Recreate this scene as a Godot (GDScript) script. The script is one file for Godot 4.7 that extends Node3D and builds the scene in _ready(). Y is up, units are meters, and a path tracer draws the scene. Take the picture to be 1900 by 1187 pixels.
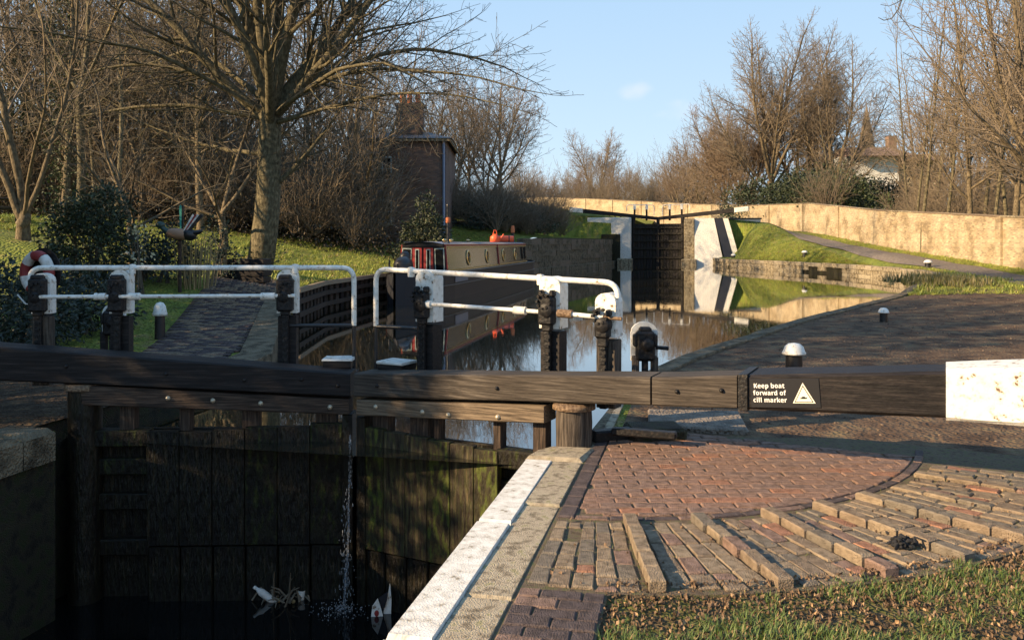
extends Node3D

var M := {}
var tex := {}
var rng := RandomNumberGenerator.new()
var taken := {}

const EYE := Vector3(1.29, 1.75, 7.1)
const YAW := 12.5
const UPPER := -0.2
const LOWER := -1.75
const CENTRE := Vector2(0.3, -0.95)      # the point that the balance beam swings about


# ---------------------------------------------------------------- mesh builder
class MB:
	var v := PackedVector3Array()
	var n := PackedVector3Array()
	var ix := PackedInt32Array()
	var xf := Transform3D()

	func tri(a: Vector3, b: Vector3, c: Vector3) -> void:      # counter-clockwise seen from outside
		a = xf * a; b = xf * b; c = xf * c
		var k := v.size()
		var m := (b - a).cross(c - a).normalized()
		v.append(a); v.append(b); v.append(c)
		n.append(m); n.append(m); n.append(m)
		ix.append(k); ix.append(k + 2); ix.append(k + 1)

	func quad(a: Vector3, b: Vector3, c: Vector3, d: Vector3) -> void:
		tri(a, b, c)
		tri(a, c, d)

	# p: four corners of the base counter-clockwise from above, then the four above them
	func hexa(p: Array) -> void:
		quad(p[3], p[2], p[1], p[0])
		quad(p[4], p[5], p[6], p[7])
		for i in 4:
			var j := (i + 1) % 4
			quad(p[i], p[j], p[j + 4], p[i + 4])

	func box(c: Vector3, s: Vector3, b := Basis.IDENTITY, ch := 0.0) -> void:
		var h := s * 0.5
		if ch <= 0.0:
			var q := []
			for y in [-1, 1]:
				for k in [[-1, 1], [1, 1], [1, -1], [-1, -1]]:
					q.append(c + b * Vector3(h.x * k[0], h.y * y, h.z * k[1]))
			hexa(q)
			return
		ch = minf(ch, minf(h.x, minf(h.y, h.z)) * 0.9)
		# per corner three points, one pulled in on each face
		var f := {}
		for sx in [-1, 1]:
			for sy in [-1, 1]:
				for sz in [-1, 1]:
					var s3 := Vector3(sx, sy, sz)
					for a in 3:
						var q := h - Vector3(ch, ch, ch)
						q[a] = h[a]
						f[[sx, sy, sz, a]] = c + b * (q * s3)
		for a in 3:
			var u := (a + 1) % 3
			var w := (a + 2) % 3
			for s1 in [-1, 1]:
				var loop := []
				for k in [[-1, -1], [1, -1], [1, 1], [-1, 1]]:
					var key := [0, 0, 0, a]
					key[a] = s1; key[u] = k[0]; key[w] = k[1]
					loop.append(f[key])
				if s1 > 0: quad(loop[0], loop[1], loop[2], loop[3])
				else: quad(loop[3], loop[2], loop[1], loop[0])
		for a in 3:       # edges along axis a
			var u := (a + 1) % 3
			var w := (a + 2) % 3
			for su in [-1, 1]:
				for sw in [-1, 1]:
					var pts := []
					for e in [[-1, u], [1, u], [1, w], [-1, w]]:
						var key := [0, 0, 0, e[1]]
						key[a] = e[0]; key[u] = su; key[w] = sw
						pts.append(f[key])
					if su * sw > 0: quad(pts[3], pts[2], pts[1], pts[0])
					else: quad(pts[0], pts[1], pts[2], pts[3])
		for sx in [-1, 1]:
			for sy in [-1, 1]:
				for sz in [-1, 1]:
					var p0: Vector3 = f[[sx, sy, sz, 0]]
					var p1: Vector3 = f[[sx, sy, sz, 1]]
					var p2: Vector3 = f[[sx, sy, sz, 2]]
					if sx * sy * sz > 0: tri(p0, p1, p2)
					else: tri(p0, p2, p1)

	func tube(pts: Array, rad, sides := 8, caps := true) -> void:
		var k0 := v.size()
		var cnt := pts.size()
		var side := Vector3.ZERO
		for i in cnt:
			var d: Vector3 = (pts[mini(i + 1, cnt - 1)] - pts[maxi(i - 1, 0)])
			d = d.normalized()
			if side == Vector3.ZERO:
				side = d.cross(Vector3.UP if absf(d.y) < 0.9 else Vector3.RIGHT).normalized()
			else:
				side = (side - d * side.dot(d)).normalized()
			var up := d.cross(side)
			var r: float = rad[i] if rad is Array else rad
			for s in sides:
				var a := TAU * s / sides
				var q := side * cos(a) + up * sin(a)
				v.append(xf * (pts[i] + q * r))
				n.append((xf.basis * q).normalized())
		for i in cnt - 1:
			for s in sides:
				var a := k0 + i * sides + s
				var b := k0 + i * sides + (s + 1) % sides
				var c := a + sides
				var d := b + sides
				ix.append(a); ix.append(c); ix.append(b)
				ix.append(b); ix.append(c); ix.append(d)
		if caps:
			for e in [0, cnt - 1]:
				var d: Vector3 = (pts[1] - pts[0]) if e == 0 else (pts[e] - pts[e - 1])
				d = (xf.basis * d).normalized() * (-1.0 if e == 0 else 1.0)
				var k := v.size()
				for s in sides:
					v.append(v[k0 + e * sides + s]); n.append(d)
				for s in sides - 2:
					if e == 0:
						ix.append(k); ix.append(k + s + 1); ix.append(k + s + 2)
					else:
						ix.append(k); ix.append(k + s + 2); ix.append(k + s + 1)

	# prof: Vector2(radius, y) from the bottom up
	func lathe(prof: Array, sides := 20, at := Vector3.ZERO, b := Basis.IDENTITY) -> void:
		var k0 := v.size()
		for i in prof.size():
			var t: Vector2 = prof[mini(i + 1, prof.size() - 1)] - prof[maxi(i - 1, 0)]
			for s in sides:
				var a := TAU * s / sides
				var o := Vector3(cos(a), 0, -sin(a))
				v.append(xf * (at + b * (o * prof[i].x + Vector3(0, prof[i].y, 0))))
				n.append((xf.basis * (b * (o * t.y - Vector3(0, t.x, 0)))).normalized())
		for i in prof.size() - 1:
			for s in sides:
				var a := k0 + i * sides + s
				var c := k0 + i * sides + (s + 1) % sides
				ix.append(a); ix.append(a + sides); ix.append(c)
				ix.append(c); ix.append(a + sides); ix.append(c + sides)

	# a polygon in x-y (counter-clockwise seen from +z), from z0 to z1
	func extrude(poly: PackedVector2Array, z0: float, z1: float) -> void:
		if Geometry2D.is_polygon_clockwise(poly):
			poly = poly.duplicate(); poly.reverse()
		var t := Geometry2D.triangulate_polygon(poly)
		for i in range(0, t.size(), 3):
			var a := poly[t[i]]; var b := poly[t[i + 1]]; var c := poly[t[i + 2]]
			if (b - a).cross(c - a) < 0.0:
				var w := b; b = c; c = w
			tri(Vector3(a.x, a.y, z1), Vector3(b.x, b.y, z1), Vector3(c.x, c.y, z1))
			tri(Vector3(a.x, a.y, z0), Vector3(c.x, c.y, z0), Vector3(b.x, b.y, z0))
		for i in poly.size():
			var a := poly[i]; var b := poly[(i + 1) % poly.size()]
			quad(Vector3(a.x, a.y, z0), Vector3(b.x, b.y, z0), Vector3(b.x, b.y, z1), Vector3(a.x, a.y, z1))

	# a convex polygon in plan (x, z), from y0 to y1, with a small chamfer round the top
	func slab(poly: PackedVector2Array, y0: float, y1: float, ch := 0.0, tilt := Vector2.ZERO) -> void:
		var k := poly.size()
		var c := Vector2.ZERO
		var area := 0.0
		for i in k:
			c += poly[i] / k
			area += poly[i].cross(poly[(i + 1) % k])
		var p := []
		for i in k: p.append(poly[i if area < 0 else k - 1 - i])      # counter-clockwise seen from above (z points down the page)
		var inner := []
		for q in p:
			var d: Vector2 = q - c
			inner.append(q - d.normalized() * minf(ch * 1.3, d.length() * 0.5))
		var hy := func(q: Vector2, y: float) -> Vector3: return Vector3(q.x, y + tilt.dot(q - c), q.y)
		for i in range(1, k - 1): tri(hy.call(inner[0], y1), hy.call(inner[i], y1), hy.call(inner[i + 1], y1))
		for i in k:
			var j := (i + 1) % k
			quad(Vector3(p[i].x, y0, p[i].y), Vector3(p[j].x, y0, p[j].y), hy.call(p[j], y1 - ch), hy.call(p[i], y1 - ch))
			if ch > 0.0: quad(hy.call(p[i], y1 - ch), hy.call(p[j], y1 - ch), hy.call(inner[j], y1), hy.call(inner[i], y1))

	func ellipsoid(c: Vector3, r: Vector3, b := Basis.IDENTITY, su := 14, sv := 9) -> void:
		var k0 := v.size()
		for i in sv + 1:
			var la := -PI / 2 + PI * i / sv
			for s in su:
				var lo := TAU * s / su
				var q := Vector3(cos(la) * cos(lo), sin(la), -cos(la) * sin(lo))
				v.append(xf * (c + b * (q * r)))
				n.append((xf.basis * (b * (q / r))).normalized())
		for i in sv:
			for s in su:
				var a := k0 + i * su + s
				var d := k0 + i * su + (s + 1) % su
				ix.append(a); ix.append(a + su); ix.append(d)
				ix.append(d); ix.append(a + su); ix.append(d + su)

	func mesh() -> ArrayMesh:
		var a := []
		a.resize(Mesh.ARRAY_MAX)
		a[Mesh.ARRAY_VERTEX] = v
		a[Mesh.ARRAY_NORMAL] = n
		a[Mesh.ARRAY_INDEX] = ix
		var m := ArrayMesh.new()
		if v.size(): m.add_surface_from_arrays(Mesh.PRIMITIVE_TRIANGLES, a)
		return m


# ---------------------------------------------------------------- naming and tagging
func numbered(called: String) -> String:
	taken[called] = taken.get(called, -1) + 1
	return called if taken[called] == 0 else "%s_%03d" % [called, taken[called]]


func tag(o: Node, label := "", category := "", group := "", kind := "") -> Node:
	if label: o.set_meta("label", label)
	if category: o.set_meta("category", category)
	if group: o.set_meta("group", group)
	if kind: o.set_meta("kind", kind)
	return o


func thing(called: String, label: String, category: String, at := Vector3.ZERO, turn := 0.0, group := "") -> Node3D:
	var o := Node3D.new()
	o.name = numbered(called)
	add_child(o)
	o.position = at
	o.rotation.y = turn
	tag(o, label, category, group)
	return o


func obj(called: String, m, material: Material, parent: Node = null) -> MeshInstance3D:
	var o := MeshInstance3D.new()
	o.mesh = m.mesh() if m is MB else m
	o.material_override = material
	if parent == null or parent == self:
		o.name = numbered(called)
		add_child(o, true)
	else:
		var k := 0
		var nm := called
		while parent.has_node(nm):
			k += 1
			nm = "%s_%03d" % [called, k]
		o.name = nm
		parent.add_child(o, true)
	return o


# many pieces under one parent: the count is kept by the caller, so that names stay cheap
func piece(called: String, k: int, m: Mesh, material: Material, parent: Node, x := Transform3D()) -> MeshInstance3D:
	var o := MeshInstance3D.new()
	o.mesh = m
	o.material_override = material
	o.name = called if k == 0 else "%s_%03d" % [called, k]
	o.transform = x
	parent.add_child(o)
	return o


func struct(called: String, m, material: Material, label := "") -> MeshInstance3D:
	var o := obj(called, m, material)
	tag(o, label, "", "", "structure")
	return o


func dup(o: Node3D, at: Vector3, turn: float, scale_by := 1.0, label := "", group := "", stretch := 1.0) -> Node3D:
	var c: Node3D = o.duplicate()
	var base: String = o.name
	base = base.rstrip("0123456789").trim_suffix("_")
	c.name = numbered(base)
	add_child(c)
	c.position = at
	c.rotation.y = turn
	c.scale = Vector3(scale_by, scale_by * stretch, scale_by)
	if label: c.set_meta("label", label)
	if group: c.set_meta("group", group)
	return c


func multi(called: String, m: Mesh, material: Material, xs: Array, cols: Array, parent: Node = null) -> MultiMeshInstance3D:
	var mm := MultiMesh.new()
	mm.transform_format = MultiMesh.TRANSFORM_3D
	mm.use_colors = cols.size() > 0
	mm.mesh = m
	mm.instance_count = xs.size()
	for i in xs.size():
		mm.set_instance_transform(i, xs[i])
		if cols.size(): mm.set_instance_color(i, cols[i % cols.size()])
	var o := MultiMeshInstance3D.new()
	o.multimesh = mm
	o.material_override = material
	if parent == null:
		o.name = numbered(called)
		add_child(o)
	else:
		o.name = called
		parent.add_child(o, true)
	o.set_meta("kind", "stuff")
	return o


# ---------------------------------------------------------------- materials
func L(r: float, g: float, b: float) -> Color:      # a linear base colour as the sRGB that materials want
	return Color(r, g, b).linear_to_srgb()


func noise_tex(key: String, sd: int, freq: float, octaves: int, stops: Array, size := 512, type := FastNoiseLite.TYPE_SIMPLEX_SMOOTH, as_normal := false, bump := 4.0) -> NoiseTexture2D:
	if tex.has(key): return tex[key]
	var f := FastNoiseLite.new()
	f.seed = sd
	f.noise_type = type
	f.frequency = freq
	f.fractal_octaves = octaves
	f.fractal_gain = 0.6
	if type == FastNoiseLite.TYPE_CELLULAR:
		f.cellular_return_type = FastNoiseLite.RETURN_DISTANCE
	var t := NoiseTexture2D.new()
	t.width = size
	t.height = size
	t.seamless = true
	t.seamless_blend_skirt = 0.2
	t.noise = f
	if as_normal:
		t.as_normal_map = true
		t.bump_strength = bump
	else:
		var g := Gradient.new()
		g.offsets = PackedFloat32Array(stops.map(func(s): return s[0]))
		g.colors = PackedColorArray(stops.map(func(s): return s[1]))
		t.color_ramp = g
	tex[key] = t
	return t


# stops: [[offset, linear Color], ...]; size: metres that one repeat covers, as a Vector3 for grain
func pm(key: String, sd: int, stops: Array, size: Vector3, rough: float, bump := 0.6, freq := 0.012, octaves := 6, world := true, normal_key := "n_fine") -> StandardMaterial3D:
	var m := StandardMaterial3D.new()
	m.resource_name = key
	var s2 := []
	for s in stops: s2.append([s[0], (s[1] as Color).linear_to_srgb()])
	m.albedo_texture = noise_tex("c_" + key, sd, freq, octaves, s2)
	m.roughness = rough
	m.uv1_triplanar = true
	m.uv1_world_triplanar = world
	m.uv1_scale = Vector3(1.0 / size.x, 1.0 / size.y, 1.0 / size.z)
	m.metallic_specular = 0.35
	if bump > 0.0:
		m.normal_enabled = true
		m.normal_texture = tex[normal_key]
		m.normal_scale = bump
	M[key] = m
	return m


func plain(key: String, c: Color, rough: float, metal := 0.0) -> StandardMaterial3D:
	var m := StandardMaterial3D.new()
	m.resource_name = key
	m.albedo_color = c.linear_to_srgb()
	m.roughness = rough
	m.metallic = metal
	M[key] = m
	return m


# a wall of small bricks, too far off to be told apart
func brick_tex(key: String, cols: Array, mortar: Color, sd: int) -> ImageTexture:
	rng.seed = sd
	var im := Image.create(1024, 1024, false, Image.FORMAT_RGB8)
	im.fill(mortar.linear_to_srgb())
	var rows := 40
	var h := 1024.0 / rows
	for r in rows:
		var w := 1024.0 / 14
		for c in 15:
			var x := (c - (0.5 if r % 2 else 0.0)) * w
			var k: Color = cols[rng.randi() % cols.size()]
			k = (k * rng.randf_range(0.8, 1.2))
			im.fill_rect(Rect2i(int(x) + 2, int(r * h) + 2, int(w) - 4, int(h) - 4), Color(k.r, k.g, k.b).linear_to_srgb())
	return ImageTexture.create_from_image(im)


func make_materials() -> void:
	noise_tex("n_fine", 3, 0.02, 6, [], 512, FastNoiseLite.TYPE_SIMPLEX_SMOOTH, true, 6.0)
	noise_tex("n_grit", 5, 0.12, 3, [], 512, FastNoiseLite.TYPE_SIMPLEX, true, 8.0)
	noise_tex("n_ripple", 7, 0.012, 3, [], 512, FastNoiseLite.TYPE_SIMPLEX_SMOOTH, true, 1.6)
	var C := func(r, g, b): return Color(r, g, b)
	# wood
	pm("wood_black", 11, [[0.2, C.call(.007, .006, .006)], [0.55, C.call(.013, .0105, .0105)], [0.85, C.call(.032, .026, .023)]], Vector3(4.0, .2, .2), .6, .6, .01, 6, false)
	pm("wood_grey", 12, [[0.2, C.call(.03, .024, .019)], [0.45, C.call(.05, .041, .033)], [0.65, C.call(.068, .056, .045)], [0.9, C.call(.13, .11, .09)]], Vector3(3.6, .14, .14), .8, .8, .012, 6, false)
	pm("wood_brown", 13, [[0.25, C.call(.018, .013, .010)], [0.5, C.call(.045, .031, .023)], [0.85, C.call(.10, .072, .052)]], Vector3(3.4, .15, .15), .8, .8, .012, 6, false)
	pm("wood_grey_v", 12, [[0.2, C.call(.02, .016, .013)], [0.5, C.call(.06, .048, .038)], [0.85, C.call(.14, .115, .09)]], Vector3(.16, 2.6, .16), .8, .8, .012, 6, false)
	pm("wood_brown_v", 13, [[0.25, C.call(.018, .013, .010)], [0.5, C.call(.045, .031, .023)], [0.85, C.call(.10, .072, .052)]], Vector3(.16, 2.6, .16), .8, .8, .012, 6, false)
	pm("wood_mid", 14, [[0.2, C.call(.06, .045, .03)], [0.5, C.call(.135, .10, .068)], [0.85, C.call(.22, .17, .115)]], Vector3(3.4, .14, .14), .8, .8, .012, 6, false)
	pm("wood_pale", 14, [[0.2, C.call(.12, .085, .055)], [0.5, C.call(.26, .19, .125)], [0.8, C.call(.36, .28, .19)]], Vector3(1.7, .2, .2), .8, .8, .012, 6, false)
	pm("plank_wet_shaded", 15, [[0.2, C.call(.004, .003, .002)], [0.45, C.call(.0095, .0065, .004)], [0.62, C.call(.009, .009, .0035)], [0.85, C.call(.036, .024, .013)]], Vector3(.3, 2.8, .3), .55, 1.2, .012, 6, false)  # wet planks, with the deep shade of the chamber put into the colour
	pm("plank_sunlit", 15, [[0.2, C.call(.014, .010, .006)], [0.45, C.call(.042, .031, .018)], [0.6, C.call(.04, .04, .014)], [0.85, C.call(.11, .078, .042)]], Vector3(.3, 2.8, .3), .7, .9, .012, 6, false)  # the same planks, colour lightened to paint the sun on the right leaf
	pm("plank_green_sunlit", 16, [[0.2, C.call(.014, .012, .006)], [0.5, C.call(.036, .030, .013)], [0.62, C.call(.05, .062, .012)], [0.85, C.call(.085, .095, .018)]], Vector3(.5, 1.8, .5), .75, .9, .012, 6, false)  # mossy planks, lighter copy that paints the sunlit right leaf
	pm("plank_moss_shaded", 16, [[0.2, C.call(.005, .004, .002)], [0.5, C.call(.012, .009, .005)], [0.65, C.call(.014, .017, .004)], [0.85, C.call(.04, .045, .009)]], Vector3(.5, 1.8, .5), .7, 1.2, .012, 6, false)  # the same mossy planks, colour darkened for the shade in the chamber
	# painted metal and iron
	pm("paint_white", 17, [[0.16, C.call(.16, .10, .06)], [0.24, C.call(.50, .46, .39)], [0.36, C.call(.66, .64, .58)], [0.7, C.call(.75, .74, .69)]], Vector3(.9, .9, .9), .45, .25, .02, 5, false)
	pm("paint_white_worn", 18, [[0.12, C.call(.25, .22, .17)], [0.3, C.call(.52, .50, .45)], [0.75, C.call(.68, .67, .63)]], Vector3(1.1, 1.1, 1.1), .75, .14, .02, 6, true, "n_grit")
	pm("iron", 19, [[0.3, C.call(.008, .008, .009)], [0.7, C.call(.02, .018, .017)], [0.9, C.call(.06, .04, .03)]], Vector3(.5, .5, .5), .5, .8, .02, 5, false)
	pm("rust", 20, [[0.2, C.call(.05, .032, .02)], [0.5, C.call(.14, .09, .055)], [0.85, C.call(.34, .25, .16)]], Vector3(.3, .3, .3), .75, .8, .02, 5, false)
	plain("bolt", Color(.42, .36, .26), .4, .5)
	plain("black_paint", Color(.014, .013, .014), .4)
	# stone, brick, ground
	pm("coping", 21, [[0.2, C.call(.14, .115, .08)], [0.45, C.call(.29, .245, .175)], [0.62, C.call(.36, .31, .23)], [0.85, C.call(.22, .2, .10)]], Vector3(.9, .9, .9), .9, .35, .014, 6, true, "n_grit")
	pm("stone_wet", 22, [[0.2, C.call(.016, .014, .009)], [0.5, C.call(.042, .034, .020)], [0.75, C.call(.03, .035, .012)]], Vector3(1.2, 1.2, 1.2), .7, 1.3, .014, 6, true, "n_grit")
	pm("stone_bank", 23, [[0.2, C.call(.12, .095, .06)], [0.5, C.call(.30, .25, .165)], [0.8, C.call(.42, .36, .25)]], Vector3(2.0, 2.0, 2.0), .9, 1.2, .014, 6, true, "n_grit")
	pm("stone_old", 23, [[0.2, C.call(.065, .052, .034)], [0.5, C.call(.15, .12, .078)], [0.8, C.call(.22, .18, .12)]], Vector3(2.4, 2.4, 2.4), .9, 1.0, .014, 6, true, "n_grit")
	pm("mud", 24, [[0.2, C.call(.03, .022, .015)], [0.5, C.call(.07, .05, .032)], [0.8, C.call(.13, .10, .055)]], Vector3(1.5, 1.5, 1.5), .95, 1.4, .02, 6, true, "n_grit")
	pm("dirt", 25, [[0.15, C.call(.042, .025, .015)], [0.42, C.call(.085, .053, .032)], [0.62, C.call(.12, .08, .048)], [0.85, C.call(.155, .115, .06)]], Vector3(5.0, 5.0, 5.0), .95, .45, .016, 7, true, "n_grit")
	pm("asphalt", 26, [[0.2, C.call(.13, .105, .085)], [0.5, C.call(.19, .16, .13)], [0.8, C.call(.25, .21, .17)]], Vector3(3.0, 3.0, 3.0), .9, .8, .03, 5, true, "n_grit")
	pm("lawn", 27, [[0.15, C.call(.085, .105, .022)], [0.42, C.call(.16, .20, .032)], [0.6, C.call(.21, .235, .042)], [0.85, C.call(.24, .20, .075)]], Vector3(7.0, 7.0, 7.0), .9, 1.8, .018, 7, true, "n_grit")
	pm("earth_grass", 28, [[0.15, C.call(.05, .035, .02)], [0.4, C.call(.10, .075, .04)], [0.6, C.call(.09, .10, .025)], [0.85, C.call(.14, .10, .055)]], Vector3(2.5, 2.5, 2.5), .95, 1.8, .02, 7, true, "n_grit")
	pm("leaf_floor", 29, [[0.15, C.call(.03, .02, .012)], [0.5, C.call(.075, .05, .03)], [0.85, C.call(.13, .09, .05)]], Vector3(5, 5, 5), .95, 1.6, .03, 6, true, "n_grit")
	pm("mortar", 39, [[0.2, C.call(.07, .052, .036)], [0.5, C.call(.13, .10, .07)], [0.8, C.call(.10, .10, .045)]], Vector3(.7, .7, .7), .95, .8, .02, 6, true, "n_grit")
	var bricks := [["brick_red", .225, .142, .106], ["brick_plum", .20, .134, .106], ["brick_rust", .27, .14, .09], ["brick_tan", .235, .182, .125], ["brick_brown", .205, .155, .108], ["brick_dark", .085, .066, .064], ["brick_grey", .16, .135, .105]]
	for k in bricks.size():
		var b = bricks[k]
		pm(b[0], 40 + k, [[0.2, C.call(b[1] * .62, b[2] * .62, b[3] * .62)], [0.5, C.call(b[1], b[2], b[3])], [0.8, C.call(b[1] * 1.25, b[2] * 1.28, b[3] * 1.3)]], Vector3(.8, .8, .8), .88, 1.0, .02, 6, true, "n_grit")
	# plants
	pm("bark_sycamore", 61, [[0.2, C.call(.04, .034, .02)], [0.5, C.call(.105, .09, .052)], [0.8, C.call(.20, .17, .105)]], Vector3(.7, 1.8, .7), .9, 1.4, .016, 6, false)
	pm("bark_brown", 62, [[0.2, C.call(.05, .038, .024)], [0.5, C.call(.125, .098, .06)], [0.8, C.call(.20, .16, .10)]], Vector3(.7, 1.8, .7), .9, 1.2, .016, 6, false)
	plain("twig_dark", Color(.075, .062, .042), .85)
	plain("twig_brown", Color(.165, .128, .086), .85)
	plain("twig_red", Color(.19, .138, .095), .85)
	plain("twig_straw", Color(.26, .19, .085), .85)
	for q in [["leaf_dark", .03, .045, .022], ["leaf_ivy", .045, .062, .02], ["leaf_blue", .022, .036, .028], ["leaf_conifer", .03, .042, .014]]:
		var lm := plain(q[0], Color(q[1], q[2], q[3]), .6)
		lm.vertex_color_use_as_albedo = true
		lm.albedo_color = Color.WHITE
		lm.backlight_enabled = true
		lm.backlight = Color(.25, .3, .12)
		lm.set_meta("base", Color(q[1], q[2], q[3]))
	var gm := plain("grass_blade", Color(1, 1, 1), .6)
	gm.vertex_color_use_as_albedo = true
	gm.backlight_enabled = true
	gm.backlight = Color(.4, .45, .15)
	var dm := plain("dead_leaf", Color(1, 1, 1), .8)
	dm.vertex_color_use_as_albedo = true
	# water
	var w := plain("water", Color(.016, .0145, .009), .02)
	w.metallic_specular = 0.62
	w.normal_enabled = true
	w.normal_texture = tex["n_ripple"]
	w.normal_scale = .06
	w.uv1_triplanar = true
	w.uv1_world_triplanar = true
	w.uv1_scale = Vector3(.45, .45, .45)
	w.clearcoat_enabled = true
	w.clearcoat = .6
	w.clearcoat_roughness = .02
	var w2: StandardMaterial3D = w.duplicate()
	w2.clearcoat_enabled = false
	w2.albedo_color = Color(.004, .004, .004).linear_to_srgb()
	M["water_lock"] = w2
	var lk := plain("leak", Color(.30, .33, .37, .22), .35)
	lk.transparency = BaseMaterial3D.TRANSPARENCY_ALPHA
	# far walls
	for q in [["wall_stock", [Color(.41, .325, .20), Color(.36, .285, .18), Color(.44, .355, .225), Color(.29, .23, .15)], Color(.37, .32, .235), 3.2, 71], ["wall_house", [Color(.15, .088, .062), Color(.17, .10, .07), Color(.12, .078, .06)], Color(.15, .12, .10), 3.0, 72]]:
		var bm := plain(q[0], Color(1, 1, 1), .92)
		bm.albedo_texture = brick_tex(q[0], q[1], q[2], q[4])
		bm.uv1_triplanar = true
		bm.uv1_world_triplanar = true
		bm.uv1_scale = Vector3.ONE / q[3]
		bm.detail_enabled = true
		bm.detail_blend_mode = BaseMaterial3D.BLEND_MODE_MUL
		bm.detail_albedo = noise_tex("stain_" + q[0], 90, .01, 5, [[.2, Color(.74, .71, .66)], [.42, Color(.92, .90, .87)], [.7, Color(1, 1, 1)]])
		bm.detail_uv_layer = BaseMaterial3D.DETAIL_UV_2
		bm.uv2_triplanar = true
		bm.uv2_world_triplanar = true
		bm.uv2_scale = Vector3.ONE / 11.0


# ---------------------------------------------------------------- trees
# levels: per level [children per metre, first at this share of the parent, angle from the parent (deg), length share, wander, upward pull]
func grow(wood: MB, twigs: MB, p: Vector3, d: Vector3, length: float, r: float, level: int, P: Dictionary) -> void:
	var lv: Array = P.levels[mini(level, P.levels.size() - 1)]
	var last: bool = level >= P.levels.size()
	var steps := clampi(int(length / P.step[mini(level, P.step.size() - 1)]), 2, 14)
	var seg := length / steps
	var tip: float = maxf(r * P.taper, P.thin)
	var pts: Array = [p]
	var rad: Array = [r]
	var dirs: Array = [d]
	var wander: float = P.wander[mini(level, P.wander.size() - 1)]
	var pull: float = P.pull[mini(level, P.pull.size() - 1)]
	for i in steps:
		d = (d + Vector3(rng.randf_range(-1, 1), rng.randf_range(-1, 1), rng.randf_range(-1, 1)) * wander + Vector3(0, pull, 0)).normalized()
		p += d * seg
		pts.append(p)
		rad.append(lerpf(r, tip, float(i + 1) / steps))
		dirs.append(d)
	var sides := 9 if r > .12 else 6 if r > .05 else 4 if r > .02 else 3
	(wood if level <= P.wood_levels else twigs).tube(pts, rad, sides, false)
	if last: return
	var count := int(round(length * lv[0]))
	if level > 0: count = maxi(count, 2)
	var turn := rng.randf() * TAU
	for k in count:
		var t: float = lerpf(lv[1], 1.0, (k + rng.randf() * .8) / count)
		var f := t * steps
		var i := mini(int(f), steps - 1)
		var q: Vector3 = pts[i].lerp(pts[i + 1], f - i)
		var dd: Vector3 = dirs[i + 1]
		turn += 2.4 + rng.randf_range(-.5, .5)
		var side := dd.cross(Vector3.UP if absf(dd.y) < .95 else Vector3.RIGHT).normalized().rotated(dd, turn)
		var ang := deg_to_rad(lv[2] * rng.randf_range(.75, 1.25))
		var nd := (dd * cos(ang) + side * sin(ang)).normalized()
		var rr: float = lerpf(rad[i], rad[i + 1], f - i)
		var ln: float = length * lv[3] * rng.randf_range(.65, 1.2) * (1.15 - .6 * t)
		if P.has("spread") and level == 0: ln = P.spread * rng.randf_range(.6, 1.1) * (1.25 - .85 * t)
		grow(wood, twigs, q, nd, ln, maxf(rr * P.child_r, P.thin), level + 1, P)
	# the leader carries on as a finer branch
	if level > 0 or P.get("leader", true):
		grow(wood, twigs, p, d, length * P.get("leader_len", .4), tip, level + 1, P)


func tree_params(over := {}) -> Dictionary:
	var P := {
		"levels": [[2.0, .25, 55.0, .45], [2.2, .2, 45.0, .5], [2.6, .15, 45.0, .5], [3.5, .1, 42.0, .55]],
		"step": [.8, .5, .35, .25], "wander": [.06, .10, .14, .18], "pull": [.03, .05, .04, .02],
		"taper": .35, "child_r": .5, "thin": .006, "wood_levels": 1,
	}
	P.merge(over, true)
	return P


func make_tree(called: String, label: String, sd: int, h: float, r: float, P: Dictionary, bark: String, twig: String, group := "", lean := Vector3.ZERO) -> Node3D:
	rng.seed = sd
	var t := thing(called, label, "tree", Vector3.ZERO, 0.0, group)
	var wood := MB.new()
	var twigs := MB.new()
	# root flare
	wood.tube([Vector3(0, -.25, 0), Vector3(0, .12, 0), Vector3(0, .5, 0) + lean * .3], [r * 1.55, r * 1.22, r * 1.02], 9, false)
	if P.has("limbs"):
		var top: Vector3 = Vector3(0, P.fork, 0) + lean
		var pts := []
		var rad := []
		for i in 7:
			var f := i / 6.0
			pts.append(Vector3(0, .45, 0).lerp(top, f) + Vector3(sin(f * 5.0) * .06, 0, cos(f * 4.0) * .05) + lean * .3 * (1 - f))
			rad.append(lerpf(r * 1.05, r * .85, f))
		wood.tube(pts, rad, 11, false)
		for l in P.limbs:         # [height share, azimuth deg, elevation deg, length, radius]
			var a := deg_to_rad(l[1])
			var e := deg_to_rad(l[2])
			var at: Vector3 = Vector3(0, .45, 0).lerp(top, l[0])
			var Q := P
			if l.size() > 5:          # a limb that arches over and droops
				Q = P.duplicate()
				Q.pull = [.03, l[5], -.015, 0.0, .01]
			grow(wood, twigs, at, Vector3(cos(a) * cos(e), sin(e), -sin(a) * cos(e)), l[3], l[4], 1, Q)
	else:
		grow(wood, twigs, Vector3(0, .4, 0) + lean * .3, (Vector3.UP + lean * .1).normalized(), h, r, 0, P)
	obj("trunk", wood, M[bark], t)
	obj("crown", twigs, M[twig], t)
	return t


# ---------------------------------------------------------------- leaves
func leaf_mesh(w: float, l: float) -> ArrayMesh:
	var b := MB.new()
	var tip := Vector3(0, l * .1, l)
	var mid := Vector3(0, -w * .12, l * .45)
	b.tri(Vector3.ZERO, Vector3(w * .5, w * .15, l * .4), mid)
	b.tri(mid, Vector3(w * .5, w * .15, l * .4), tip)
	b.tri(Vector3.ZERO, mid, Vector3(-w * .5, w * .15, l * .4))
	b.tri(mid, tip, Vector3(-w * .5, w * .15, l * .4))
	return b.mesh()


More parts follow.
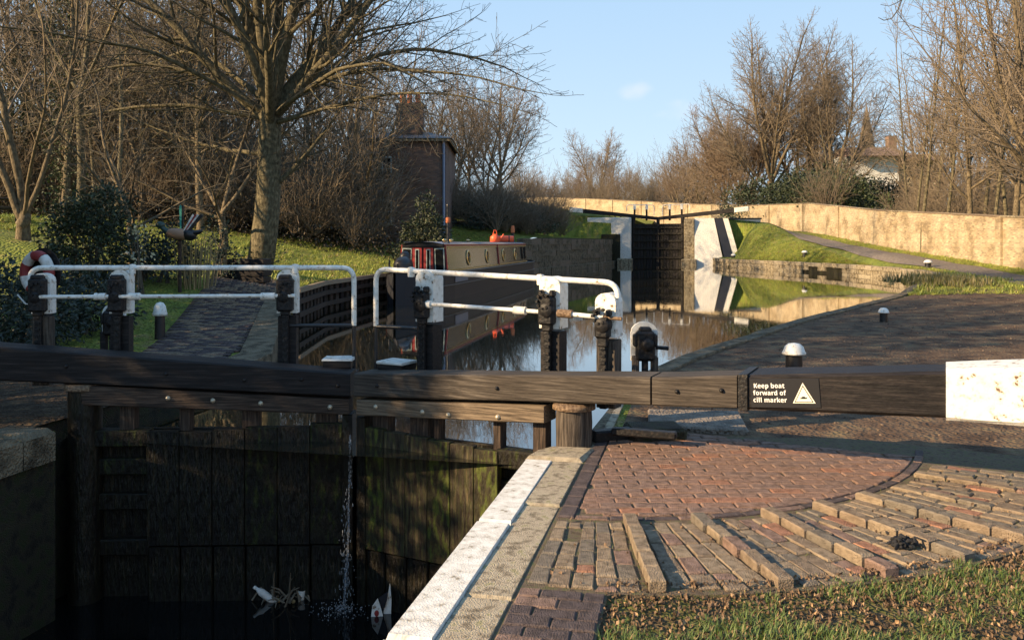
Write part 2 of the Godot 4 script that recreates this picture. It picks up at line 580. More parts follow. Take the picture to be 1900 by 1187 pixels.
func any_turn() -> Basis:
	return Basis(Vector3(rng.randf_range(-1, 1), rng.randf_range(-1, 1), rng.randf_range(-1, 1)).normalized(), rng.randf() * TAU)


func shades(base: Color, count := 12, spread := .45) -> Array:
	var a := []
	for i in count:
		var k := rng.randf_range(1.0 - spread, 1.0 + spread)
		a.append(Color(base.r * k * rng.randf_range(.9, 1.15), base.g * k, base.b * k * rng.randf_range(.8, 1.1)))
	return a


# leaves in clumps over lumpy blobs: blobs are [centre, radii]
func leaf_cloud(blobs: Array, per_m2: float, big: float, crowded := .35) -> Array:
	var xs := []
	for b in blobs:
		var c: Vector3 = b[0]
		var r: Vector3 = b[1]
		var area := 4.0 * PI * pow((pow(r.x * r.y, 1.6) + pow(r.x * r.z, 1.6) + pow(r.y * r.z, 1.6)) / 3.0, 1.0 / 1.6)
		var clumps := int(area * per_m2 / 14.0)
		for k in clumps:
			var q := Vector3(rng.randfn(), rng.randfn(), rng.randfn()).normalized()
			var cc := c + q * r * rng.randf_range(1.0 - crowded, 1.06)
			if cc.y < .02: continue
			for j in 14:
				var at := cc + Vector3(rng.randfn(), rng.randfn(), rng.randfn()) * big * 1.3
				if at.y < .02: continue
				var s := rng.randf_range(.45, 1.5)
				var out := (q + Vector3(rng.randfn(), rng.randfn() * .7 - .2, rng.randfn()) * .6).normalized()
				var bb := Basis.looking_at(-out, Vector3.UP if absf(out.y) < .97 else Vector3.RIGHT).rotated(out, rng.randf() * TAU)
				xs.append(Transform3D(bb.scaled(Vector3(s, s, s)), at))
	return xs


func shrub(called: String, label: String, category: String, at: Vector3, blobs: Array, leaf: ArrayMesh, mat: String, per_m2: float, big: float, sd: int, group := "") -> Node3D:
	rng.seed = sd
	var t := thing(called, label, category, at, 0.0, group)
	var st := MB.new()
	for b in blobs:
		var c: Vector3 = b[0]
		for k in 5:
			var e: Vector3 = c + Vector3(rng.randf_range(-.6, .6), rng.randf_range(0, .7), rng.randf_range(-.6, .6)) * b[1]
			st.tube([Vector3(c.x * .6 + rng.randf_range(-.2, .2), -.1, c.z * .6 + rng.randf_range(-.2, .2)), c * .75, e], [.03, .02, .008], 5, false)
	obj("stem", st, M["twig_dark"], t)
	multi("foliage", leaf, M[mat], leaf_cloud(blobs, per_m2, big), shades(M[mat].get_meta("base")), t)
	return t


# ivy climbing a trunk of that height and radius
func ivy_on(t: Node3D, y0: float, y1: float, r0: float, r1: float, count: int, leaf: ArrayMesh, base := Vector3.ZERO) -> void:
	var xs := []
	for k in count:
		var f := rng.randf()
		var a := rng.randf() * TAU
		var lump := .8 + .5 * sin(f * 17.0 + a * 2.0) * sin(f * 7.0 - a)
		var q := Vector3(cos(a), 0, sin(a))
		var at := base + Vector3(0, lerpf(y0, y1, f), 0) + q * lerpf(r0, r1, f) * lump * rng.randf_range(.5, 1.25)
		var out := (q + Vector3(rng.randfn(), rng.randfn(), rng.randfn()) * .5).normalized()
		xs.append(Transform3D(Basis.looking_at(-out, Vector3.UP if absf(out.y) < .97 else Vector3.RIGHT).rotated(out, rng.randf() * TAU).scaled(Vector3.ONE * rng.randf_range(.7, 1.3)), at))
	multi("ivy", leaf, M["leaf_ivy"], xs, shades(M["leaf_ivy"].get_meta("base")), t)


# ---------------------------------------------------------------- the lie of the land (x to the right of the canal, z towards us)
const RIGHT_EDGE := [[0.0, 16.0], [0.0, 0.45], [0.48, 0.42], [0.48, -2.4], [0.45, -3.0], [0.78, -4.7], [1.34, -6.5], [3.47, -12.4], [5.8, -17.8], [8.5, -24.2], [9.6, -26.0], [10.7, -29.0], [11.5, -33.0], [11.6, -36.5], [11.1, -42.0], [9.9, -47.0], [8.4, -51.0], [6.0, -56.0], [3.7, -61.0], [2.9, -64.5], [2.6, -68.95], [0.17, -69.05], [0.17, -140.0], [-2.1, -141.0], [-2.1, -900.0]]
const LEFT_EDGE := [[-4.53, 16.0], [-4.53, 0.45], [-4.86, 0.42], [-4.86, -2.4], [-4.8, -3.0], [-5.0, -4.4], [-6.3, -7.2], [-8.2, -11.4], [-9.2, -15.0], [-9.7, -20.0], [-9.9, -30.0], [-9.6, -37.0], [-8.8, -42.0], [-7.6, -52.0], [-6.5, -60.0], [-6.2, -66.0], [-6.1, -67.8], [-4.46, -68.0], [-4.46, -140.0], [-2.1, -141.0], [-2.1, -900.0]]
const BOUNDARY := [[19.0, 14.0], [18.5, -8.0], [17.8, -22.0], [16.2, -36.2], [14.9, -45.0], [13.5, -53.0], [12.2, -62.0], [10.2, -72.0], [6.8, -82.2], [1.5, -97.0], [-5.5, -112.0], [-14.0, -124.0], [-24.6, -135.6], [-34.0, -145.0]]
const FIELD := [[16.0, 0.0], [-14.0, 0.0], [-24.0, 0.15], [-36.0, 0.5], [-53.0, 1.46], [-69.0, 2.7], [-82.0, 3.14], [-97.0, 3.96], [-112.0, 5.1], [-136.0, 7.2], [-200.0, 8.0], [-900.0, 8.0]]
var lumps := FastNoiseLite.new()


func along(table: Array, z: float) -> float:       # looks a value up in a table that runs away from us
	if z >= table[0][-1]: return table[0][0]
	for i in table.size() - 1:
		if z >= table[i + 1][-1]:
			var f: float = (table[i][-1] - z) / maxf(table[i][-1] - table[i + 1][-1], 1e-6)
			return lerpf(table[i][0], table[i + 1][0], f)
	return table[-1][0]


func field(z: float) -> float:
	for i in FIELD.size() - 1:
		if z >= FIELD[i + 1][0]:
			return lerpf(FIELD[i][1], FIELD[i + 1][1], clampf((FIELD[i][0] - z) / (FIELD[i][0] - FIELD[i + 1][0]), 0, 1))
	return FIELD[-1][1]


func right_edge_y(z: float) -> float:
	if z < -69.0: return 3.9
	return lerpf(0.0, 0.42, smoothstep(-22.0, -27.0, z))


func left_edge_y(z: float) -> float:
	if z < -67.9: return 3.9
	return lerpf(0.0, 0.62, smoothstep(-3.0, -11.0, z)) + lerpf(0.0, 1.45, smoothstep(-38.0, -43.0, z)) 


func right_y(x: float, z: float) -> float:
	var s := x - along(RIGHT_EDGE, z)
	var e := right_edge_y(z)
	var w := maxf(along(BOUNDARY, z) - 3.6 - along(RIGHT_EDGE, z), 1.6)
	var f := clampf((s - .25) / (w - .25), 0.0, 1.0)
	f *= lerpf(1.0, smoothstep(3.9, 6.2, x), smoothstep(-57.0, -62.0, z)) if z > -69.0 else 1.0
	var y := lerpf(e, field(z), f * (1.6 - .6 * f)) if z < -14.0 else e
	if z < -58.0: y = lerpf(y, 3.9, smoothstep(-59.0, -67.2, z) * (1.0 - smoothstep(3.0, 7.0, s)) * (smoothstep(4.2, 7.4, x) if z > -69.0 else 1.0))
	return y + lumps.get_noise_2d(x, z) * .07 * smoothstep(-16.0, -30.0, z) * smoothstep(.4, 2.0, s) + maxf(0.0, s - 22.0) * .012


func left_y(x: float, z: float) -> float:
	var s := along(LEFT_EDGE, z) - x
	var k := smoothstep(-5.0, -11.0, z) * (1.0 - .85 * smoothstep(-50.0, -58.0, z) * (1.0 - smoothstep(-67.0, -70.0, z)))
	var y := left_edge_y(z) + .165 * k * clampf(s - .3, 0.0, 12.0) + .03 * k * maxf(0.0, s - 12.0)
	if z > -9.0: y += .12 * smoothstep(3.5, 6.0, s) * smoothstep(-9, -3, z)
	if z < -70.0: y = maxf(y, lerpf(3.9, 6.9, smoothstep(-95.0, -136.0, z)))
	return y + lumps.get_noise_2d(x, z) * .16 * smoothstep(1.0, 4.0, s) * k


func ground_y(x: float, z: float) -> float:
	return right_y(x, z) if x > -2.1 else left_y(x, z)


func grid_mesh(rows: Array) -> ArrayMesh:
	var st := SurfaceTool.new()
	st.begin(Mesh.PRIMITIVE_TRIANGLES)
	var w: int = rows[0].size()
	for r in rows:
		for p in r:
			st.set_smooth_group(0)
			st.add_vertex(p)
	var flip: bool = (rows[0][1] - rows[0][0]).cross(rows[1][0] - rows[0][0]).y > 0
	for i in rows.size() - 1:
		for j in w - 1:
			var a := i * w + j
			for k in ([a, a + w, a + 1, a + 1, a + w, a + w + 1] if flip else [a, a + 1, a + w, a + 1, a + w + 1, a + w]): st.add_index(k)
	st.generate_normals()
	return st.commit()


func edge_rows(edge: Array, z0: float, z1: float, near_step: float) -> Array:      # [x, z] points of the edge from z0 away to z1
	var out := []
	for i in edge.size() - 1:
		var a := Vector2(edge[i][0], edge[i][1])
		var b := Vector2(edge[i + 1][0], edge[i + 1][1])
		var step := near_step if b.y > -30.0 else near_step * 2.5 if b.y > -145.0 else 40.0
		var k := maxi(1, int(a.distance_to(b) / step))
		for j in k:
			var p := a.lerp(b, float(j) / k)
			if p.y <= z0 and p.y >= z1: out.append(p)
	return out


func land(side: int) -> ArrayMesh:
	var rows := []
	var cols := [0.0, .25, .6, 1.0, 1.5, 2.1, 2.8, 3.6, 4.5, 5.5, 6.6, 7.8, 9.2, 11.0, 13.0, 15.5, 19.0, 24.0, 30.0, 40.0, 60.0, 100.0, 200.0, 420.0, 900.0]
	for p in edge_rows(RIGHT_EDGE if side > 0 else LEFT_EDGE, 16.0, -900.0, .6):
		var r := []
		for s in cols:
			var x: float = p.x + s * side
			var z: float = p.y
			r.append(Vector3(x, right_y(x + .0001, z) if side > 0 else left_y(x - .0001, z), z))
		rows.append(r)
	return grid_mesh(rows)


# a sheet laid on the land between two lines x = a(z) and x = b(z)
func sheet(a: Array, b: Array, z0: float, z1: float, dz: float, columns: int, lift: float, side: int) -> ArrayMesh:
	var rows := []
	var n := maxi(2, int((z0 - z1) / dz))
	for i in n + 1:
		var z := lerpf(z0, z1, float(i) / n)
		var r := []
		for j in columns + 1:
			var x := lerpf(along(a, z), along(b, z), float(j) / columns)
			r.append(Vector3(x, (right_y(x, z) if side > 0 else left_y(x, z)) + lift, z))
		rows.append(r)
	return grid_mesh(rows)


# the vertical wall of the bank below an edge
func bank_wall(edge: Array, z0: float, z1: float, low: float, side: int, cap: float) -> MB:
	var b := MB.new()
	var p := edge_rows(edge, z0, z1, 1.0)
	for i in p.size() - 1:
		var y0 := (right_edge_y(p[i].y) if side > 0 else left_edge_y(p[i].y)) + cap
		var y1 := (right_edge_y(p[i + 1].y) if side > 0 else left_edge_y(p[i + 1].y)) + cap
		var q := [Vector3(p[i].x, low, p[i].y), Vector3(p[i + 1].x, low, p[i + 1].y), Vector3(p[i + 1].x, y1, p[i + 1].y), Vector3(p[i].x, y0, p[i].y)]
		if side > 0: b.quad(q[1], q[0], q[3], q[2])
		else: b.quad(q[0], q[1], q[2], q[3])
	return b


func build_land() -> void:
	lumps.seed = 4
	lumps.frequency = .22
	lumps.fractal_octaves = 3
	struct("ground", land(1), M.lawn)
	struct("verge", sheet([[.6, 9], [.6, 1.5]], [[18.6, 9], [18.6, 1.5]], 9, 1.5, .5, 26, .004, 1), M.earth_grass)
	struct("ground", land(-1), M.lawn)
	# water: the pound behind the gates and the drained lock in front of them
	var w := MB.new()
	w.quad(Vector3(-14, UPPER, -.05), Vector3(16, UPPER, -.05), Vector3(16, UPPER, -68.6), Vector3(-14, UPPER, -68.6))
	struct("water", w, M.water)
	w = MB.new()
	w.quad(Vector3(-5.2, LOWER, 16), Vector3(.6, LOWER, 16), Vector3(.6, LOWER, -1.2), Vector3(-5.2, LOWER, -1.2))
	struct("water", w, M.water_lock)
	w = MB.new()
	w.quad(Vector3(-4.4, 3.3, -69.6), Vector3(.1, 3.3, -69.6), Vector3(.1, 3.3, -139), Vector3(-4.4, 3.3, -139))
	struct("water", w, M.water)
	w = MB.new()
	w.box(Vector3(-2.2, -2.9, -30), Vector3(34, .2, 84))
	struct("canal_bed", w, M.mud)
	# trodden towpath on the right, and the tarred path beyond it
	struct("towpath", sheet([[.6, 16], [.6, -3], [.9, -4.7], [1.5, -6.5], [3.7, -12.4], [6.0, -17.8], [8.2, -22.6], [9.2, -24.2]], [[18.6, 16], [18.2, -8], [17.4, -18], [12.2, -24.2]], 1.6, -24.2, .5, 26, .008, 1), M.dirt)
	var pa := []
	var pb := []
	for p in BOUNDARY:
		if p[1] < -10 and p[1] > -80:
			var k := lerpf(5.2, 3.6, smoothstep(-24, -36, p[1]))
			pa.append([p[0] - k, p[1]])
			pb.append([p[0] - k + 2.0, p[1]])
	struct("path", sheet(pa, pb, -21.5, -80, 1.0, 6, .035, 1), M.asphalt)
	# brick path and bare ground on the left lockside
	var pl := [[-6.4, -2.5], [-7.4, -5], [-9.2, -9.2], [-11.9, -14.4]]
	var pr := [[-5.2, -2.5], [-5.8, -5], [-7.4, -8.6], [-9.9, -14.4]]
	var path := struct("path", sheet(pl, pr, -2.5, -14.4, .5, 5, .012, -1), M.mud)
	rng.seed = 19
	var rows := [MB.new(), MB.new()]
	var z := -2.5
	var row := 0
	while z > -14.3:
		var x: float = along(pl, z) + (.1 if row % 2 else 0.0)
		while x < along(pr, z) - .1:
			var y := left_y(x + .1, z) + .03 + rng.randf_range(-.006, .006)
			(rows[rng.randi() % 2] as MB).slab(PackedVector2Array([Vector2(x, z), Vector2(x + .205, z), Vector2(x + .205, z - .096), Vector2(x, z - .096)]), y - .04, y, .006, Vector2(rng.randf_range(-.02, .02), -.05))
			x += .216
		z -= .106
		row += 1
	for k in 2: tag(obj("bricks", rows[k], [M.brick_dark, M.brick_brown][k], path), "", "", "", "stuff")
	struct("lockside", sheet([[-20, 8], [-20, -3], [-6.4, -3.4]], [[-4.84, 8], [-4.84, -3.4]], 8, -3.4, .6, 14, .006, -1), M.leaf_floor)
	struct("leaf_litter", sheet([[-60, -24], [-60, -120]], [[-20.5, -24], [-18.4, -30], [-15.2, -36], [-14.0, -44], [-9.2, -66]], -24, -66, 1.2, 26, .05, -1), M.leaf_floor)


# ---------------------------------------------------------------- copings, bank walls, piling
func coping_run(called: String, label: String, edge: Array, z0: float, z1: float, wide: float, high: float, side: int, mat: Material, sd: int, length := 1.1) -> Node3D:
	rng.seed = sd
	var pts := edge_rows(edge, z0, z1, .12)
	var t := thing(called, label, "wall")
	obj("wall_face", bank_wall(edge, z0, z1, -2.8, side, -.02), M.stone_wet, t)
	var i := 0
	var k := 0
	while i < pts.size() - 3:
		var j := i + 1
		var want := length * rng.randf_range(.8, 1.25)
		while j < pts.size() - 1 and pts[i].distance_to(pts[j]) < want: j += 1
		var a: Vector2 = pts[i]
		var b: Vector2 = pts[j]
		var dir := (b - a).normalized()
		var out := Vector2(-dir.y, dir.x) * side         # away from the water
		if out.x * side < 0: out = -out
		b -= dir * .012
		var ya := right_edge_y(a.y) if side > 0 else left_edge_y(a.y)
		var yb := right_edge_y(b.y) if side > 0 else left_edge_y(b.y)
		var y := (ya + yb) * .5
		var m := MB.new()
		m.slab(PackedVector2Array([a - out * .03, b - out * .03, b + out * wide, a + out * wide]), y - high, y + .045 + rng.randf_range(-.006, .008), .018, dir * ((yb - ya) / a.distance_to(b)) + Vector2(rng.randf_range(-.01, .01), rng.randf_range(-.01, .01)))
		piece("coping_stone", k, m.mesh(), mat, t)
		k += 1
		i = j
	return t


func build_banks() -> void:
	# the lock wall at our feet: a white-painted nosing and the concrete coping behind it, stone by stone
	rng.seed = 20
	var t := thing("lock_wall", "right lock wall with white painted coping edge beside the brick paving", "wall")
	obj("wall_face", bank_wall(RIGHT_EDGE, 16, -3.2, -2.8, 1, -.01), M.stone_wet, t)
	var z := 9.0
	var k := 0
	while z > .6:
		var ln := minf(rng.randf_range(1.3, 1.9), z - .58)
		if z - ln < 1.0: ln = z - .58
		var m := MB.new()
		m.slab(PackedVector2Array([Vector2(-.035, z), Vector2(.172, z), Vector2(.172, z - ln + .006), Vector2(-.035, z - ln + .006)]), -.3, .036 + rng.randf_range(-.003, .003), .022)
		piece("white_nosing", k, m.mesh(), M.paint_white_worn, t)
		k += 1
		z -= ln
	z = 9.0
	k = 0
	while z > .6:
		var ln := minf(rng.randf_range(.9, 1.5), z - .58)
		if z - ln < .9: ln = z - .58
		var m := MB.new()
		m.slab(PackedVector2Array([Vector2(.176, z), Vector2(.41, z), Vector2(.41, z - ln + .008), Vector2(.176, z - ln + .008)]), -.3, .03 + rng.randf_range(-.006, .006), .012, Vector2(.01, .004))
		piece("coping_stone", k, m.mesh(), M.coping, t)
		k += 1
		z -= ln
	var q := MB.new()
	q.slab(PackedVector2Array([Vector2(-.05, .572), Vector2(.41, .572), Vector2(.47, .18), Vector2(.10, .18), Vector2(-.02, .36)]), -.5, .05, .03)
	obj("quoin_stone", q, M.coping, t)
	q = MB.new()
	q.slab(PackedVector2Array([Vector2(.30, .17), Vector2(.52, .17), Vector2(.52, -3.0), Vector2(.46, -3.0), Vector2(.44, -.2)]), -.6, .02, .02)
	obj("recess_coping", q, M.coping, t)

	t = thing("lock_wall", "left lock wall in shade with mossy rounded coping at the left edge", "wall")
	obj("wall_face", bank_wall(LEFT_EDGE, 16, -3.2, -2.8, -1, -.01), M.stone_wet, t)
	z = 9.0
	k = 0
	while z > .5:
		var ln := minf(rng.randf_range(.9, 1.4), z - .47)
		var m := MB.new()
		m.slab(PackedVector2Array([Vector2(-4.50, z), Vector2(-5.0, z), Vector2(-5.0, z - ln + .012), Vector2(-4.50, z - ln + .012)]), -.26, .04 + rng.randf_range(-.01, .01), .05)
		piece("coping_stone", k, m.mesh(), M.stone_old, t)
		k += 1
		z -= ln
	coping_run("bank_wall", "pale stone edging along the right towpath behind the gates", RIGHT_EDGE, -3.0, -25.5, .24, .3, 1, M.stone_old, 21)
	coping_run("bank_wall", "stone edging of the left bank between the lock and timber piling", LEFT_EDGE, -2.9, -11.0, .45, .3, -1, M.stone_old, 22)

	# the low stone wall round the far right of the basin: courses of blocks, with two dark openings
	rng.seed = 23
	t = thing("bank_wall", "low sunlit stone wall curving round the far side of the basin", "wall")
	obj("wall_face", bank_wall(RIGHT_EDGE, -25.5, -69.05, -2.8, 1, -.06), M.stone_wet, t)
	var pts := edge_rows(RIGHT_EDGE, -25.5, -68.5, .1)
	var blocks := []
	for v in 3: blocks.append(0)
	k = 0
	for course in 3:
		var i := 0
		while i < pts.size() - 6:
			var j := mini(pts.size() - 1, i + rng.randi_range(2, 5))
			var a: Vector2 = pts[i]
			var b: Vector2 = pts[j]
			i = j
			var mid := (a + b) * .5
			var open := (mid.y < -46.8 and mid.y > -48.6) or (mid.y < -49.3 and mid.y > -51.0)
			if open and course < 2: continue
			var top := right_edge_y(mid.y) + .03
			var y0 := UPPER - .1 + course * (top - UPPER + .1) / 3.0
			var y1 := UPPER - .1 + (course + 1) * (top - UPPER + .1) / 3.0 - (.012 if course < 2 else 0.0)
			var dir := (b - a).normalized()
			var out := Vector2(-dir.y, dir.x)
			if out.x < 0: out = -out
			var o := rng.randf_range(-.10, -.04) - (.04 if course == 2 else 0.0)
			var m := MB.new()
			m.slab(PackedVector2Array([a + out * o, b - dir * .015 + out * o, b - dir * .015 + out * .5, a + out * .5]), y0, y1 + rng.randf_range(-.02, .02), .02)
			if k < 300:
				piece("coping_stone" if course == 2 else "stone", k, m.mesh(), M.stone_bank if rng.randf() < .7 else M.coping, t)
			k += 1
	var ob := MB.new()
	for zz in [[-46.8, -48.6], [-49.3, -51.0]]:
		var a := Vector2(along(RIGHT_EDGE, zz[0]), zz[0])
		var b := Vector2(along(RIGHT_EDGE, zz[1]), zz[1])
		var dir := (b - a).normalized()
		var out := Vector2(-dir.y, dir.x)
		if out.x < 0: out = -out
		ob.slab(PackedVector2Array([a + out * .25, b + out * .25, b + out * .3, a + out * .3]), -.6, .3)
	obj("opening_shade", ob, M.black_paint, t)  # black sheet whose colour stands for the shade inside the openings

	# timber piling on the left bank
	rng.seed = 24
	t = thing("bank_piling", "dark timber piling with two walings below the left lawn", "wall")
	obj("bank_face", bank_wall(LEFT_EDGE, -10.6, -40, -2.8, -1, -.05), M.mud, t)
	pts = edge_rows(LEFT_EDGE, -10.8, -40.0, .1)
	k = 0
	var i2 := 0
	var last := Vector2(99, 99)
	var pile := MB.new()
	pile.box(Vector3(0, -.75, 0), Vector3(.24, 1.5, .07), Basis.IDENTITY, .012)
	var pile_mesh := pile.mesh()
	while i2 < pts.size() - 1:
		var a: Vector2 = pts[i2]
		if a.distance_to(last) > .42:
			var dir: Vector2 = (pts[i2 + 1] - a).normalized()
			piece("pile", k, pile_mesh, M.wood_brown if k % 3 else M.wood_black, t, Transform3D(Basis(Vector3.UP, atan2(-dir.y, dir.x)), Vector3(a.x + .05, left_edge_y(a.y) + rng.randf_range(-.05, .02), a.y)))
			last = a
			k += 1
		i2 += 1
	for yy in [-.02, -.3, -.62]:
		var wp := []
		for p in edge_rows(LEFT_EDGE, -10.8, -40.0, 1.2): wp.append(Vector3(p.x + .12, left_edge_y(p.y) + yy, p.y))
		var wb := MB.new()
		for m2 in wp.size() - 1:
			var a: Vector3 = wp[m2]
			var b: Vector3 = wp[m2 + 1]
			var d := b - a
			wb.box((a + b) * .5, Vector3(.1 if yy > -.1 else .07, .12, d.length() + .02), Basis.looking_at(d.normalized(), Vector3.UP))
		obj("waling", wb, M.wood_pale if yy > -.1 else M.wood_brown, t)
	# the high stone wall beyond the moored boat
	rng.seed = 25
	t = thing("bank_wall", "tall shaded stone retaining wall between the boat and the upper lock", "wall")
	obj("wall_face", bank_wall(LEFT_EDGE, -40, -67.85, -2.8, -1, .0), M.stone_wet, t)
	pts = edge_rows(LEFT_EDGE, -40.5, -67.6, .1)
	k = 0
	for course in 7:
		var i := 0
		while i < pts.size() - 3:
			var j := mini(pts.size() - 1, i + rng.randi_range(3, 6))
			var a: Vector2 = pts[i]
			var b: Vector2 = pts[j]
			i = j
			var top := left_edge_y((a.y + b.y) * .5) + .06
			var y0 := UPPER + course * .37
			if y0 + .3 > top: continue
			var dir := (b - a).normalized()
			var out := Vector2(dir.y, -dir.x)
			if out.x > 0: out = -out
			var o := rng.randf_range(-.1, -.03) - (.25 if course == 0 else 0.0)
			var m := MB.new()
			m.slab(PackedVector2Array([a + out * o, b - dir * .02 + out * o, b - dir * .02 + out * .3, a + out * .3]), y0 - .02, minf(y0 + .35, top), .025)
			if k < 300: piece("stone", k, m.mesh(), [M.stone_old, M.stone_old, M.brick_brown, M.stone_old][rng.randi() % 4], t)
			k += 1


# ---------------------------------------------------------------- lock gates
# a timber along x from x0 to x1, between z0 and z1; [bottom, top] at each end; worn edges
func timber(b: MB, x0: float, x1: float, z0: float, z1: float, e0: Array, e1: Array, ch := .012, wob := .003) -> void:
	var n := clampi(int(absf(x1 - x0) / .22), 1, 14)
	var prev := []
	for i in n + 1:
		var f := float(i) / n
		var x := lerpf(x0, x1, f)
		var yb := lerpf(e0[0], e1[0], f)
		var yt := lerpf(e0[1], e1[1], f)
		var ring := []
		for c in [[z1 - ch, yb], [z1, yb + ch], [z1, yt - ch], [z1 - ch, yt], [z0 + ch, yt], [z0, yt - ch], [z0, yb + ch], [z0 + ch, yb]]:
			ring.append(Vector3(x, c[1] + rng.randf_range(-wob, wob), c[0] + rng.randf_range(-wob, wob)))
		if i > 0:
			for k in 8:
				var l := (k + 1) % 8
				b.quad(prev[k], ring[k], ring[l], prev[l])
		if i == 0:
			for k in range(1, 7): b.tri(ring[0], ring[k], ring[k + 1])
		if i == n:
			for k in range(1, 7): b.tri(ring[0], ring[k + 1], ring[k])
		prev = ring


# a post in x-y with a round head, extruded along z
func headed(b: MB, x: float, w: float, y0: float, y1: float, z0: float, z1: float) -> void:
	var p := PackedVector2Array([Vector2(x - w / 2, y0), Vector2(x + w / 2, y0)])
	for i in 9:
		var a := PI * i / 8
		p.append(Vector2(x + cos(a) * w / 2, y1 - w * .42 + sin(a) * w * .42))
	b.extrude(p, z0, z1)


func gear(parent: Node, x: float, z: float, y: float, s: float, tall := .34, w := .165) -> void:     # cast casing with its pinions, on the near face of a post
	var g := MB.new()
	g.box(Vector3(x, y + .02 + (tall - .34) * .3, z), Vector3(w, tall, .10), Basis.IDENTITY, .02)
	if tall > .3: g.box(Vector3(x, y + .20, z), Vector3(.125, .05, .08), Basis.IDENTITY, .015)
	else:
		for q in [-.055, .055]: g.box(Vector3(x + q, y + .02 + tall * .5, z), Vector3(.045, .06, .07), Basis.IDENTITY, .012)
	var q := Basis(Vector3.RIGHT, PI / 2)
	g.lathe([Vector2(0, -.065), Vector2(.06, -.065), Vector2(.07, -.03), Vector2(.07, .03), Vector2(.05, .065), Vector2(0, .065)], 14, Vector3(x - .01, y, z), q)
	for a in 9:
		var d := Vector3(cos(a * TAU / 9), sin(a * TAU / 9), 0)
		g.box(Vector3(x + .01, y + .08, z + s * .05) + d * .062, Vector3(.022, .022, .05), Basis(Vector3.BACK, a * TAU / 9))
	g.box(Vector3(x, y - .13, z - s * .01), Vector3(.09, .12, .07), Basis.IDENTITY, .01)
	obj("paddle_gear", g, M.iron, parent)
	var r := MB.new()
	r.box(Vector3(x, y - .42, z - s * .015), Vector3(.065, .62, .045), Basis.IDENTITY, .006)
	for k in 9: r.box(Vector3(x, y - .14 - k * .062, z + s * .012), Vector3(.05, .024, .024))
	obj("rack", r, M.iron, parent)


func paddle_post(g: Node, x: float, zf: float, base: float, top: float, gear_y: float, pale: bool, wide := .185, deep := .055) -> void:
	var z := -.34 * zf
	var p := MB.new()
	timber(p, x - wide / 2, x + wide / 2, z - deep, z + deep, [base, gear_y - .20], [base, gear_y - .20], .01, .002)
	var post := obj("paddle_post", p, M.wood_grey_v if pale else M.wood_black, g)
	p = MB.new()
	headed(p, x, wide + .02, gear_y - .17, top, z - deep - .006, z + deep + .006)
	obj("white_head", p, M.paint_white, post)
	gear(post, x - .008 * zf, z + (deep + .045) * zf, gear_y - (.06 if zf < 0 and pale else 0.0), zf, .34 if zf > 0 else .17 if pale else .26, .165 if zf > 0 else .13 if pale else .15)


func bolt(b: MB, x: float, y: float, z: float, s: float, r := .016) -> void:
	b.lathe([Vector2(r * 1.5, 0), Vector2(r * 1.4, .006), Vector2(r, .008), Vector2(r * .9, .018), Vector2(0, .02)], 8, Vector3(x, y, z), Basis(Vector3.RIGHT, PI / 2 * s))


func bent(pts: Array, r: float) -> Array:       # rounds the corners of a line of points
	var out := [pts[0]]
	for i in range(1, pts.size() - 1):
		var a: Vector3 = pts[i] + (pts[i - 1] - pts[i]).normalized() * r
		var c: Vector3 = pts[i] + (pts[i + 1] - pts[i]).normalized() * r
		for k in 7:
			var t := k / 6.0
			out.append(a.lerp(pts[i], t).lerp((pts[i] as Vector3).lerp(c, t), t))
	out.append(pts[-1])
	return out


